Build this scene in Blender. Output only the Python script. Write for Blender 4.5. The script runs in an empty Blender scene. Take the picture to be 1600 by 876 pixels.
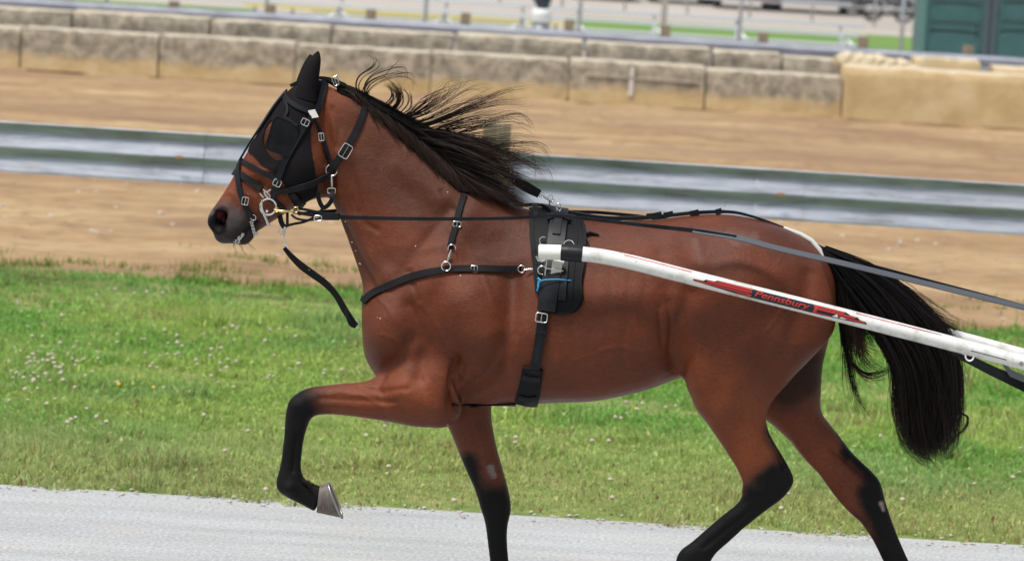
import bpy, bmesh, math, random
import numpy as np
from mathutils import Vector, Matrix, noise as mnoise
from mathutils.bvhtree import BVHTree
from mathutils.geometry import delaunay_2d_cdt
rnd = random.Random(7)
rng = np.random.default_rng(11)
SC = bpy.context.scene
COL = SC.collection
R = math.radians

# ------------------------------------------------------------------ camera
FPX = 5280.0                       # focal length in pixels of the 1600 px wide photograph
PITCH, ROLL, CAMZ = R(6.38), R(3.4), 2.63
C0 = np.array([0, 0, CAMZ])
Fv = np.array([0, math.cos(PITCH), -math.sin(PITCH)])
u0 = np.array([0, math.sin(PITCH), math.cos(PITCH)])
r0 = np.array([1.0, 0, 0])
Rv = math.cos(ROLL) * r0 + math.sin(ROLL) * u0
Uv = -math.sin(ROLL) * r0 + math.cos(ROLL) * u0
cam = bpy.data.cameras.new('camera')
cam.sensor_width = 36
cam.lens = FPX * 36 / 1600
cam.clip_end = 2000
cam.dof.use_dof = True
cam.dof.focus_distance = 11.85
cam.dof.aperture_fstop = 4.5
co = bpy.data.objects.new('camera', cam)
COL.objects.link(co)
M = Matrix.Identity(4)
for i in range(3):
    M[i][0], M[i][1], M[i][2], M[i][3] = Rv[i], Uv[i], -Fv[i], C0[i]
co.matrix_world = M
SC.camera = co

# ------------------------------------------------------------------ light
world = bpy.data.worlds.new("World")
SC.world = world
world.use_nodes = True
wn, wl = world.node_tree.nodes, world.node_tree.links
SUN_EL, SUN_AZ = R(66), R(226)        # azimuth measured clockwise from +Y (the sun stands behind and left of the camera)
sky = wn.new('ShaderNodeTexSky')
sky.sky_type = 'NISHITA'
sky.sun_disc = False
sky.sun_elevation = SUN_EL
sky.sun_rotation = SUN_AZ
sky.air_density = 1.0
sky.dust_density = 1.2
sky.ozone_density = 1.0
hs = wn.new('ShaderNodeHueSaturation')
hs.inputs['Saturation'].default_value = 0.35
wl.new(sky.outputs[0], hs.inputs['Color'])
wl.new(hs.outputs[0], wn['Background'].inputs['Color'])
wn['Background'].inputs['Strength'].default_value = 0.10
sl = bpy.data.lights.new('sun', 'SUN')
sl.energy = 3.1
sl.angle = R(15)
sl.color = (1.0, 0.96, 0.9)
so = bpy.data.objects.new('sun', sl)
COL.objects.link(so)
sd = Vector((math.sin(SUN_AZ) * math.cos(SUN_EL), math.cos(SUN_AZ) * math.cos(SUN_EL), math.sin(SUN_EL)))
so.rotation_euler = sd.to_track_quat('Z', 'Y').to_euler()
so.location = (0, 0, 20)
vs = SC.view_settings
vs.view_transform = 'Standard'
vs.look = 'None'
vs.gamma = 1
vs.exposure = 0.42

# ------------------------------------------------------------------ helpers
def P(px, py, Y):
    d = Fv + Rv * ((px - 800) / FPX) + Uv * ((438 - py) / FPX)
    return C0 + d * (Y / d[1])
def proj(v):
    w = np.asarray(v, float) - C0
    f = w @ Fv
    return np.stack([800 + FPX * (w @ Rv) / f, 438 - FPX * (w @ Uv) / f], -1)
def mk(name, verts, faces, mat, parent=None, smooth=True):
    me = bpy.data.meshes.new(name)
    me.from_pydata([tuple(map(float, v)) for v in verts], [], [tuple(int(i) for i in f) for f in faces])
    me.validate()
    o = bpy.data.objects.new(name, me)
    COL.objects.link(o)
    if mat is not None: me.materials.append(mat)
    if smooth: me.polygons.foreach_set('use_smooth', [True] * len(me.polygons))
    if parent is not None: o.parent = parent
    return o
def fast_mesh(name, V, Fq, mat, parent=None, smooth=True, cols=None):
    """V (n,3) numpy, Fq (m,k) numpy index array, optional per-vertex colours"""
    me = bpy.data.meshes.new(name)
    n, (m, k) = len(V), Fq.shape
    me.vertices.add(n); me.vertices.foreach_set('co', V.astype(np.float32).ravel())
    me.loops.add(m * k); me.loops.foreach_set('vertex_index', Fq.astype(np.int32).ravel())
    me.polygons.add(m)
    me.polygons.foreach_set('loop_start', np.arange(0, m * k, k, dtype=np.int32))
    me.polygons.foreach_set('loop_total', np.full(m, k, dtype=np.int32))
    me.polygons.foreach_set('use_smooth', np.full(m, smooth))
    me.update(calc_edges=True)
    if cols is not None: set_cols(me, cols)
    o = bpy.data.objects.new(name, me)
    COL.objects.link(o)
    me.materials.append(mat)
    if parent is not None: o.parent = parent
    return o
def set_cols(me, cols):
    a = me.color_attributes.new('tint', 'FLOAT_COLOR', 'POINT')
    c4 = np.ones((len(cols), 4), np.float32); c4[:, :3] = cols
    a.data.foreach_set('color', c4.ravel())
def tag(o, label=None, cat=None, group=None, kind=None):
    if label: o['label'] = label
    if cat: o['category'] = cat
    if group: o['group'] = group
    if kind: o['kind'] = kind
    return o
def empty(name, loc, *a, **k):
    o = bpy.data.objects.new(name, None)
    COL.objects.link(o)
    o.location = [float(c) for c in loc]
    tag(o, *a, **k)
    return o
def setpar(o, root):
    o.parent = root
    o.matrix_parent_inverse = Matrix.Translation(-Vector(root.location))
    return o

class MB:
    def __init__(s): s.v = []; s.f = []
    def add(s, v, f):
        n = len(s.v); s.v += [tuple(map(float, p)) for p in v]; s.f += [tuple(i + n for i in q) for q in f]
        return s
    def box(s, a, b):
        (x0, y0, z0), (x1, y1, z1) = a, b
        return s.add([(x0,y0,z0),(x1,y0,z0),(x1,y1,z0),(x0,y1,z0),(x0,y0,z1),(x1,y0,z1),(x1,y1,z1),(x0,y1,z1)],
                     [(0,3,2,1),(4,5,6,7),(0,1,5,4),(1,2,6,5),(2,3,7,6),(3,0,4,7)])
    def tube(s, pts, r, n=10, closed=False, cap=True):
        pts = [np.asarray(p, float) for p in pts]
        m = len(pts)
        rs = r if hasattr(r, '__len__') else [r] * m
        prev = None; V = []
        for i in range(m):
            t = (pts[(i + 1) % m] - pts[i - 1]) if closed else (pts[min(i + 1, m - 1)] - pts[max(i - 1, 0)])
            t = t / (np.linalg.norm(t) + 1e-9)
            if prev is None:
                a = np.array([0, 0, 1.0]) if abs(t[2]) < .9 else np.array([1.0, 0, 0])
            else: a = prev
            x = a - t * (a @ t); x /= np.linalg.norm(x) + 1e-9
            prev = x; y = np.cross(t, x)
            for k in range(n):
                an = 2 * math.pi * k / n
                V.append(pts[i] + rs[i] * (math.cos(an) * x + math.sin(an) * y))
        Fc = []
        for i in range(m if closed else m - 1):
            j = (i + 1) % m
            for k in range(n):
                Fc.append((i * n + k, i * n + (k + 1) % n, j * n + (k + 1) % n, j * n + k))
        if cap and not closed:
            Fc.append(tuple(reversed(range(n)))); Fc.append(tuple((m - 1) * n + k for k in range(n)))
        return s.add(V, Fc)
    def pieces(s, gap=.003):
        n = len(s.v); par = list(range(n))
        def fd(a):
            while par[a] != a: par[a] = par[par[a]]; a = par[a]
            return a
        for f in s.f:
            a = fd(f[0])
            for q in f[1:]: par[fd(q)] = a
        g = {}
        for i in range(n): g.setdefault(fd(i), []).append(i)
        gs = []; va = np.array(s.v)
        for ix in g.values():
            p = va[ix]; gs.append([set(ix), p.min(0) - gap, p.max(0) + gap])
        ch = True
        while ch:
            ch = False; out = []
            for q in gs:
                for o_ in out:
                    if (q[1] <= o_[2]).all() and (o_[1] <= q[2]).all():
                        o_[0] |= q[0]; o_[1] = np.minimum(o_[1], q[1]); o_[2] = np.maximum(o_[2], q[2]); ch = True; break
                else: out.append(q)
            gs = out
        res = []
        for q in gs:
            ix = sorted(q[0]); mp = {a: b for b, a in enumerate(ix)}; m = MB(); m.v = [s.v[a] for a in ix]; m.f = [tuple(mp[a] for a in f) for f in s.f if f[0] in q[0]]; res.append(m)
        return res
    def build(s, name, mat, parent=None, root=None, smooth=False, bevel=0, split=True, ang=None):
        if parent is not None and split and len(s.v) < 20000:
            ps = s.pieces()
            if len(ps) > 1:
                os_ = [p.build(name, mat, parent, root, smooth, bevel, False, ang) for p in ps]
                return os_[0]
        if ang:
            o = s.build(name, mat, parent, root, smooth, bevel, False); auto(o, ang); return o
        o = mk(name, s.v, s.f, mat, None, smooth)
        if bevel:
            b = o.modifiers.new('bevel', 'BEVEL'); b.width = bevel; b.segments = 2; b.limit_method = 'ANGLE'
        if parent is not None:
            o.parent = parent
            if root is not None: o.matrix_parent_inverse = Matrix.Translation(-Vector(root.location))
        return o
def auto(o, ang=40):
    o.data.polygons.foreach_set('use_smooth', [True] * len(o.data.polygons))
    m = o.modifiers.new('edge_split', 'EDGE_SPLIT'); m.split_angle = R(ang)
    return o
def catmull(pts, n):
    """resample control rows (list of equal-length vectors) with a Catmull-Rom spline, n samples"""
    p = np.asarray(pts, float)
    p = np.vstack([2 * p[0] - p[1], p, 2 * p[-1] - p[-2]])
    m = len(p) - 3
    t = np.linspace(0, m, n); i = np.minimum(t.astype(int), m - 1); u = (t - i)[:, None]
    a, b, c, d = p[i], p[i + 1], p[i + 2], p[i + 3]
    return .5 * ((2 * b) + (-a + c) * u + (2 * a - 5 * b + 4 * c - d) * u**2 + (-a + 3 * b - 3 * c + d) * u**3)
def vnoise(x, y, seed, scale):
    g = np.random.default_rng(seed).random((64, 64))
    x = np.asarray(x) * scale + 1000.3; y = np.asarray(y) * scale + 1000.7
    i = np.floor(x).astype(int); j = np.floor(y).astype(int)
    u = x - i; v = y - j; u = u * u * (3 - 2 * u); v = v * v * (3 - 2 * v)
    f = lambda a, b: g[a % 64, b % 64]
    return (f(i, j) * (1 - u) + f(i + 1, j) * u) * (1 - v) + (f(i, j + 1) * (1 - u) + f(i + 1, j + 1) * u) * v
def fbm(x, y, seed, scale, o=3):
    s = 0; a = 1; t = 0
    for k in range(o):
        s = s + a * vnoise(x, y, seed + k, scale * 2**k); t += a; a *= .5
    return s / t
def sst(a, b, x):
    t = np.clip((x - a) / (b - a), 0, 1); return t * t * (3 - 2 * t)
def seg_dist(pt, poly):
    """distance of pt (n,2) to a polyline, with the parameter along it"""
    best = np.full(len(pt), 1e9); par = np.zeros(len(pt))
    if len(poly) == 1: return np.hypot(*(pt - np.array(poly[0])).T), par
    for k in range(len(poly) - 1):
        a = np.array(poly[k], float); b = np.array(poly[k + 1], float); d = b - a
        t = np.clip(((pt - a) @ d) / (d @ d), 0, 1)
        q = np.hypot(*(pt - a - t[:, None] * d).T)
        w = q < best; best[w] = q[w]; par[w] = k + t[w]
    return best, par / (len(poly) - 1)

# ------------------------------------------------------------------ materials
def mat(name, col, rough=.6, metal=0, spec=.5, coat=0):
    m = bpy.data.materials.new(name); m.use_nodes = True
    b = m.node_tree.nodes['Principled BSDF']
    b.inputs['Base Color'].default_value = (*col, 1)
    b.inputs['Roughness'].default_value = rough
    b.inputs['Metallic'].default_value = metal
    b.inputs['Specular IOR Level'].default_value = spec
    b.inputs['Coat Weight'].default_value = coat
    return m
def nodes(m): return m.node_tree.nodes, m.node_tree.links, m.node_tree.nodes['Principled BSDF']
def coords(m, scale=(1, 1, 1), kind='Object', rot=(0, 0, 0)):
    n, l, b = nodes(m)
    tc = n.new('ShaderNodeTexCoord'); mp = n.new('ShaderNodeMapping')
    mp.inputs['Scale'].default_value = scale; mp.inputs['Rotation'].default_value = rot
    l.new(tc.outputs[kind], mp.inputs[0]); return mp.outputs[0]
def noise(m, vec, scale, detail=4, rough=.6, dist=0):
    n, l, b = nodes(m)
    t = n.new('ShaderNodeTexNoise'); t.inputs['Scale'].default_value = scale
    t.inputs['Detail'].default_value = detail; t.inputs['Roughness'].default_value = rough
    t.inputs['Distortion'].default_value = dist
    l.new(vec, t.inputs['Vector']); return t.outputs['Fac']
def ramp(m, fac, stops):
    n, l, b = nodes(m)
    r = n.new('ShaderNodeValToRGB'); e = r.color_ramp.elements
    while len(e) < len(stops): e.new(.5)
    for k, (p, c) in enumerate(stops):
        e[k].position = p; e[k].color = (*c, 1) if hasattr(c, '__len__') else (c, c, c, 1)
    l.new(fac, r.inputs[0]); return r.outputs[0]
def mix(m, fac, a, b_, mode='MIX'):
    n, l, b = nodes(m)
    x = n.new('ShaderNodeMix'); x.data_type = 'RGBA'; x.blend_type = mode
    for sock, v in ((x.inputs[0], fac), (x.inputs[6], a), (x.inputs[7], b_)):
        if isinstance(v, (int, float)): sock.default_value = v
        elif isinstance(v, tuple): sock.default_value = (*v, 1)
        else: l.new(v, sock)
    return x.outputs[2]
def bump(m, h, strength=.3, dist=.01, prev=None):
    n, l, b = nodes(m)
    k = n.new('ShaderNodeBump'); k.inputs['Strength'].default_value = strength; k.inputs['Distance'].default_value = dist
    l.new(h, k.inputs['Height'])
    if prev is not None: l.new(prev, k.inputs['Normal'])
    l.new(k.outputs[0], b.inputs['Normal']); return k.outputs[0]
def base(m, sock): m.node_tree.links.new(sock, nodes(m)[2].inputs['Base Color'])
def attr(m, name='tint'):
    n, l, b = nodes(m); a = n.new('ShaderNodeAttribute'); a.attribute_name = name; return a.outputs['Color']

# coat
m_coat = mat('bay_coat', (.12, .04, .02), .5, spec=.33)
v = coords(m_coat, (1, 1, 1)); vs_ = coords(m_coat, (5, 14, 14), rot=(0, R(25), 0))
n1 = noise(m_coat, v, 5, 5, .6); n2 = noise(m_coat, vs_, 12, 5, .7)
c = mix(m_coat, 1.0, attr(m_coat), ramp(m_coat, n1, [(.3, .74), (.7, 1.22)]), 'MULTIPLY')
c = mix(m_coat, ramp(m_coat, noise(m_coat, v, 2.6, 6, .75), [(.45, 0), (.72, 1)]), c, mix(m_coat, 1.0, c, (1.04, 1.15, 1.25), 'MULTIPLY'))
c = mix(m_coat, 1.0, c, ramp(m_coat, n2, [(.28, .68), (.72, 1.3)]), 'MULTIPLY')
base(m_coat, c)
b1 = bump(m_coat, noise(m_coat, vs_, 30, 5, .75), .75, .003)
vein = ramp(m_coat, noise(m_coat, v, 7, 2, .5, 1.2), [(.47, 0), (.5, 1), (.53, 0)])
b2 = bump(m_coat, vein, .14, .0022, b1)
bump(m_coat, noise(m_coat, v, 16, 4, .6), .35, .008, b2)
nodes(m_coat)[1].new(ramp(m_coat, n1, [(.3, .32), (.7, .50)]), nodes(m_coat)[2].inputs['Roughness'])
sp_ = nodes(m_coat)[0].new('ShaderNodeMapRange'); sx_ = nodes(m_coat)[0].new('ShaderNodeSeparateColor')
nodes(m_coat)[1].new(attr(m_coat), sx_.inputs[0]); nodes(m_coat)[1].new(sx_.outputs[0], sp_.inputs[0])
sp_.inputs[1].default_value = .004; sp_.inputs[2].default_value = .10; sp_.inputs[3].default_value = .12; sp_.inputs[4].default_value = .30
nodes(m_coat)[1].new(sp_.outputs[0], nodes(m_coat)[2].inputs['Specular IOR Level'])
m_skin = mat('dark_skin', (.03, .024, .022), .45)
m_pink = mat('nostril_lining', (.22, .03, .035), .35)
m_hair = mat('black_hair', (.012, .009, .008), .45, spec=.22)
base(m_hair, attr(m_hair))
m_hairbase = mat('black_hair_base', (.005, .0042, .0045), .8, spec=.1)
m_hoof = mat('hoof_horn', (.12, .10, .085), .5)
vv = coords(m_hoof, (30, 30, 4))
base(m_hoof, ramp(m_hoof, noise(m_hoof, vv, 4, 4), [(.3, (.06, .046, .038)), (.7, (.16, .13, .11))]))
m_shoe = mat('shoe_steel', (.35, .34, .33), .4, 1)
m_leather = mat('black_leather', (.014, .015, .018), .46, spec=.2)
lv = coords(m_leather, (1, 1, 1))
bump(m_leather, noise(m_leather, lv, 220, 3), .3, .0006)
base(m_leather, ramp(m_leather, noise(m_leather, lv, 14, 4), [(.3, (.004, .0045, .006)), (.75, (.015, .017, .022))]))
m_web = mat('black_webbing', (.006, .006, .008), .7, spec=.2)
m_hood = mat('black_cloth', (.0075, .006, .0075), .8, spec=.15)
hv = coords(m_hood, (1, 1, 1)); bump(m_hood, noise(m_hood, hv, 30, 4), .3, .003)
m_pad = mat('black_neoprene', (.007, .007, .009), .6, spec=.13)
bump(m_pad, noise(m_pad, coords(m_pad), 40, 4), .3, .002)
m_chrome = mat('nickel_hardware', (.75, .74, .72), .22, 1)
m_brass = mat('brass_hardware', (.75, .52, .22), .3, 1)
m_alu = mat('brushed_aluminium', (.62, .62, .62), .4, .9)
m_white = mat('white_paint', (.78, .78, .76), .3, spec=.5, coat=.4)
wv = coords(m_white); base(m_white, mix(m_white, ramp(m_white, noise(m_white, wv, 70, 4, .8), [(.64, 0), (.70, .8)]), ramp(m_white, noise(m_white, wv, 9, 6, .75), [(.36, (.50, .48, .42)), (.52, (.78, .78, .76))]), (.25, .22, .18)))
m_cap = mat('white_rubber', (.78, .77, .72), .5)
m_tape = mat('black_tape', (.010, .010, .014), .45, spec=.3)
m_red = mat('red_vinyl', (.55, .035, .03), .4)
m_blk = mat('black_vinyl', (.012, .012, .02), .4)
m_blue = mat('blue_cord', (.04, .35, .70), .6)
m_foam = mat('foam', (.75, .75, .73), .5)
m_tubew = mat('white_rubber_tube', (.55, .56, .53), .4)
# ------------------------------------------------------------------ HORSE
YH = 12.0
def ring_loft(st, Yc=None, N=28, sub=5):
    """st rows: (ax,ay,bx,by,halfwidth,bias,exponent,Y)"""
    rows = catmull(st, (len(st) - 1) * sub + 1)
    V = []; F = []
    for r in rows:
        a = P(r[0], r[1], r[7]); b = P(r[2], r[3], r[7]); c = (a + b) / 2; v = (a - b) / 2
        for k in range(N):
            an = 2 * math.pi * k / N; s = math.sin(an); cs = math.cos(an)
            w = r[4] * math.copysign(abs(s) ** r[6], s) * (1 - r[5] * cs)
            V.append(c + v * cs + np.array([0, w, 0]))
    m = len(rows)
    for i in range(m - 1):
        for k in range(N):
            F.append((i * N + k, i * N + (k + 1) % N, (i + 1) * N + (k + 1) % N, (i + 1) * N + k))
    F.append(tuple(reversed(range(N)))); F.append(tuple((m - 1) * N + k for k in range(N)))
    return V, F
def ell(px, py, Y, rx, ry, rz, rot=0):
    """ellipsoid: rx along the picture's x, ry in depth, rz up (metres), tilted by rot in the side plane"""
    c = P(px, py, Y); V = []; F = []; n = 20; m = 12
    ca, sa = math.cos(rot), math.sin(rot)
    for i in range(m + 1):
        th = math.pi * i / m
        for k in range(n):
            ph = 2 * math.pi * k / n
            x = rx * math.cos(th); q = math.sin(th); y = ry * q * math.cos(ph); z = rz * q * math.sin(ph)
            V.append(c + np.array([x * ca - z * sa, y, x * sa + z * ca]))
    for i in range(m):
        for k in range(n):
            F.append((i * n + k, i * n + (k + 1) % n, (i + 1) * n + (k + 1) % n, (i + 1) * n + k))
    return V, F

def S(ax, ay, bx, by, hw, bias=0, ex=1, Y=YH): return (ax, ay, bx, by, hw, bias, ex, Y)
parts = []
# trunk: (x, top, bottom)
parts.append(ring_loft([
 S(566,462,566,515,.05), S(572,440,570,556,.10), S(588,408,588,588,.145,.05), S(615,368,612,606,.175,.1), S(655,330,652,618,.195,.12,1.05),
 S(705,306,700,628,.205,.22,1.1), S(765,308,760,632,.215,.32,1.15), S(830,326,828,631,.245,.3,1.1), S(895,338,895,628,.27,.22,1.0),
 S(955,345,958,621,.283,.16,.95), S(1015,343,1018,606,.285,.1,.92), S(1068,338,1066,588,.275,0,.9), S(1120,334,1118,582,.275,-.08,.88),
 S(1168,339,1165,580,.272,-.06,.88), S(1212,350,1208,575,.255,0,.9), S(1250,366,1246,560,.22,0,.95), S(1280,388,1280,545,.165), S(1300,425,1302,520,.10), S(1306,455,1306,500,.04)]))
# neck: crest to throat
parts.append(ring_loft([
 S(500,128,500,292,.062,.05), S(528,139,520,318,.068,0), S(560,153,535,356,.072,-.02), S(600,174,548,392,.08,.05), S(642,204,562,430,.092,.12), S(685,240,572,472,.115,.15),
 S(728,276,590,520,.14,.1), S(768,300,640,560,.165,.1), S(800,316,720,590,.17,.1)]))
# head
parts.append(ring_loft([
 S(508,128,524,302,.055), S(494,124,508,310,.07,-.1,.9), S(472,128,494,311,.088,-.12,.85), S(452,141,480,316,.098,.1,.85), S(434,162,462,324,.098,.16,.85), S(415,191,446,334,.084,.2,.85),
 S(393,226,428,346,.068,.2,.85), S(373,260,412,357,.058,.15,.85), S(356,290,400,364,.053,.08,.85), S(342,312,393,369,.052,0,.85), S(332,326,384,374,.052,-.05,.85), S(325,338,366,380,.046,-.1,.85), S(323,350,345,376,.028)]))
# lips and chin
parts.append(ell(352, 366, YH, .042, .036, .036, R(10)))
parts.append(ell(380, 369, YH, .040, .032, .032, R(25)))
# withers pad
# near fore (lifted, bent): forearm, cannon, pastern
NF, FF, NR, FR = YH - .115, YH + .115, YH - .14, YH + .14
parts.append(ring_loft([
 S(700,520,720,640,.10,0,1,NF+.01), S(640,545,690,664,.095,0,1,NF), S(606,572,655,668,.085,0,1,NF), S(578,592,610,660,.068,0,1,NF), S(545,597,565,653,.055,0,1,NF), S(512,601,528,648,.045,0,1,NF),
 S(486,604,500,648,.042,0,1,NF), S(466,612,487,653,.043,0,.95,NF), S(452,625,482,664,.042,0,.95,NF), S(446,645,479,672,.038,0,.95,NF), S(444,670,476,684,.031,0,1,NF),
 S(441,700,473,704,.026,0,1,NF), S(437,728,471,726,.026,0,1,NF), S(431,750,474,742,.032,0,1,NF), S(433,766,482,752,.033,0,1,NF), S(450,778,490,754,.029,0,1,NF), S(472,789,498,757,.029,0,1,NF), S(492,800,506,760,.034,0,1,NF)], sub=4))
parts.append(ell(680, 632, NF, .10, .075, .085, R(-20)))      # elbow
# far fore (planted)
parts.append(ring_loft([
 S(660,560,790,560,.08,0,1,FF), S(680,610,774,600,.075,0,1,FF), S(694,655,769,648,.065,0,1,FF), S(709,690,775,690,.055,0,1,FF), S(726,730,785,728,.045,0,1,FF), S(741,764,795,765,.042,0,1,FF),
 S(750,793,799,795,.040,0,1,FF), S(757,815,794,820,.034,0,1,FF), S(761,845,793,845,.028,0,1,FF), S(765,880,796,880,.026,0,1,FF), S(767,915,800,915,.028,0,1,FF), S(764,938,806,934,.032,0,1,FF),
 S(752,965,794,958,.028,0,1,FF), S(744,982,788,982,.034,0,1,FF)], sub=4))
# near hind: thigh, gaskin, hock, cannon
parts.append(ring_loft([
 S(1090,395,1285,410,.085,0,1,NR+.02), S(1066,460,1304,470,.115,0,1,NR+.01), S(1056,520,1300,522,.125,0,1,NR), S(1062,575,1272,556,.115,0,1,NR), S(1074,608,1230,600,.10,0,1,NR), S(1084,636,1200,640,.083,0,1,NR),
 S(1104,662,1201,668,.066,0,1,NR), S(1122,688,1211,690,.055,0,1,NR), S(1138,712,1224,712,.046,0,1,NR), S(1152,735,1236,734,.042,0,1,NR), S(1161,762,1241,752,.040,0,.95,NR),
 S(1153,784,1226,776,.037,0,.95,NR), S(1131,802,1198,797,.033,0,1,NR), S(1106,823,1164,824,.028,0,1,NR), S(1082,844,1138,848,.028,0,1,NR), S(1060,862,1118,866,.032,0,1,NR), S(1055,885,1104,893,.032,0,1,NR),
 S(1066,915,1103,912,.028,0,1,NR), S(1074,938,1118,925,.035,0,1,NR)], sub=4))
# far hind (pushing off)
parts.append(ring_loft([
 S(1120,430,1290,440,.085,0,1,FR-.02), S(1120,520,1300,510,.11,0,1,FR), S(1140,590,1288,566,.10,0,1,FR), S(1170,634,1284,618,.09,0,1,FR), S(1200,660,1286,645,.078,0,1,FR), S(1230,686,1310,676,.062,0,1,FR),
 S(1255,716,1334,708,.05,0,1,FR), S(1280,742,1360,733,.042,0,1,FR), S(1300,770,1376,752,.04,0,.95,FR), S(1322,796,1384,782,.037,0,.95,FR), S(1344,816,1394,812,.033,0,1,FR), S(1362,842,1404,838,.028,0,1,FR),
 S(1380,878,1420,874,.026,0,1,FR), S(1396,912,1434,906,.027,0,1,FR), S(1404,938,1450,926,.032,0,1,FR), S(1396,958,1438,952,.03,0,1,FR), S(1384,980,1424,980,.034,0,1,FR)], sub=4))
V = []; F = []
for pv, pf in parts:
    n = len(V); V += list(pv); F += [tuple(i + n for i in f) for f in pf]
tmp = mk('tmp', V, F, None)
md = tmp.modifiers.new('r', 'REMESH'); md.mode = 'VOXEL'; md.voxel_size = .0050; md.adaptivity = 0
dg = bpy.context.evaluated_depsgraph_get()
bm_me = bpy.data.meshes.new_from_object(tmp.evaluated_get(dg))
bpy.data.objects.remove(tmp)
nv = len(bm_me.vertices)
co_ = np.zeros(nv * 3, np.float32); bm_me.vertices.foreach_get('co', co_); X = co_.reshape(-1, 3).astype(float)
ed = np.zeros(len(bm_me.edges) * 2, np.int32); bm_me.edges.foreach_get('vertices', ed); ed = ed.reshape(-1, 2)
deg = np.bincount(ed.ravel(), minlength=nv)[:, None]
def lap(A):
    s = np.zeros_like(A)
    for k in range(A.shape[1]):
        s[:, k] = np.bincount(ed[:, 0], A[ed[:, 1], k], nv) + np.bincount(ed[:, 1], A[ed[:, 0], k], nv)
    return s / deg - A
px = proj(X)
body_w = np.ones(nv)                      # how strongly joints are blended
body_w[(px[:, 0] < 400)] = .25
body_w *= 1 - .75 * sst(650, 720, px[:, 1])
body_w[(px[:, 0] < 545) & (px[:, 1] > 560)] = .25
body_w[(px[:, 0] < 545) & (px[:, 1] < 330)] *= .5
for it in range(76):
    X = X + .6 * lap(X) * body_w[:, None]
    if it % 2: X = X - .25 * lap(X) * body_w[:, None]
def normals(X):
    bm_me.vertices.foreach_set('co', X.astype(np.float32).ravel()); bm_me.update()
    a = np.zeros(nv * 3, np.float32); bm_me.vertex_normals.foreach_get('vector', a); return a.reshape(-1, 3).astype(float)
nrm = normals(X); px = proj(X)
near = X[:, 1] < YH
disp = np.zeros(nv)
def stroke(pts, r, amp, side='both', taper=True):
    global disp
    d, t = seg_dist(px, pts)
    w = np.exp(-(d / r) ** 2 * 1.2)
    w = w * sst(.15, .6, np.abs(nrm[:, 1]))
    if side == 'near': w = w * near
    if side == 'far': w = w * ~near
    disp += w * amp * (2.35 if r > 7 and px is not None else 1.2)
sc_ = .001
stroke([(612,500),(600,520)], 34, 10*sc_)                  # point of shoulder
stroke([(700,330),(650,400),(610,450)], 14, -5*sc_)        # in front of the shoulder blade
stroke([(735,330),(700,400),(660,460)], 22, 6*sc_)         # shoulder blade spine
stroke([(735,470),(760,520)], 46, 13*sc_)                  # triceps
stroke([(800,430),(795,520),(765,585),(715,628)], 16, -9*sc_)   # behind the triceps
stroke([(640,480),(665,540),(655,590)], 13, -6*sc_)
stroke([(712,560),(705,622)], 9, -9*sc_, 'near')
stroke([(590,588),(625,560),(640,530)], 12, -5*sc_, 'near')
stroke([(630,610),(680,640)], 22, 8*sc_, 'near')
stroke([(532,345),(556,400),(585,455)], 10, -7*sc_)        # jugular groove
stroke([(550,345),(575,395),(612,440)], 16, 4*sc_)
stroke([(560,200),(610,270),(670,330)], 24, -4*sc_)
stroke([(620,260),(690,310)], 22, 4*sc_)
stroke([(500,150),(515,230),(518,290)], 9, -8*sc_)         # behind the cheek
stroke([(484,262)], 34, 10*sc_)                            # cheek
stroke([(398,270),(440,262)], 6, 5*sc_)                    # facial crest
stroke([(405,290),(450,300)], 10, -5*sc_)
stroke([(425,215)], 12, 5*sc_)
stroke([(1040,395),(1052,440)], 26, -8*sc_)                # flank hollow
stroke([(1072,378),(1086,405)], 20, 5*sc_)                # hip
stroke([(1112,378),(1135,430)], 22, -3*sc_)
stroke([(1058,582),(1060,530),(1078,460)], 17, -9*sc_)    # flank fold
stroke([(1092,540),(1095,600)], 24, 11*sc_)                # stifle
stroke([(1150,420),(1210,440)], 42, 8*sc_)
stroke([(1262,430),(1252,480),(1225,550),(1190,615)], 14, -3.5*sc_)
stroke([(1285,440),(1285,500)], 20, 2.5*sc_)
stroke([(1150,600),(1130,640)], 26, 5*sc_)
for k, x in enumerate(range(880, 1030, 26)):
    stroke([(x, 430), (x - 14, 560)], 6, -1.6*sc_)
stroke([(860,600),(1000,585)], 20, -3*sc_)
stroke([(1204,675),(1226,730)], 6, -9*sc_, 'near'); stroke([(1300,700),(1350,742)], 6, -9*sc_, 'far')
stroke([(1165,765),(1190,768)], 14, 4*sc_, 'near')
stroke([(1175,795),(1100,855)], 4, -5*sc_, 'near')
stroke([(500,622),(620,628)], 5, -5*sc_, 'near'); stroke([(500,640),(600,648)], 5, -3*sc_, 'near')
stroke([(462,632)], 15, 5*sc_, 'near')
stroke([(463,680),(458,735)], 4, -6*sc_, 'near')
stroke([(452,762)], 10, 5*sc_, 'near')
stroke([(775,785)], 14, 5*sc_, 'near')
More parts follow.
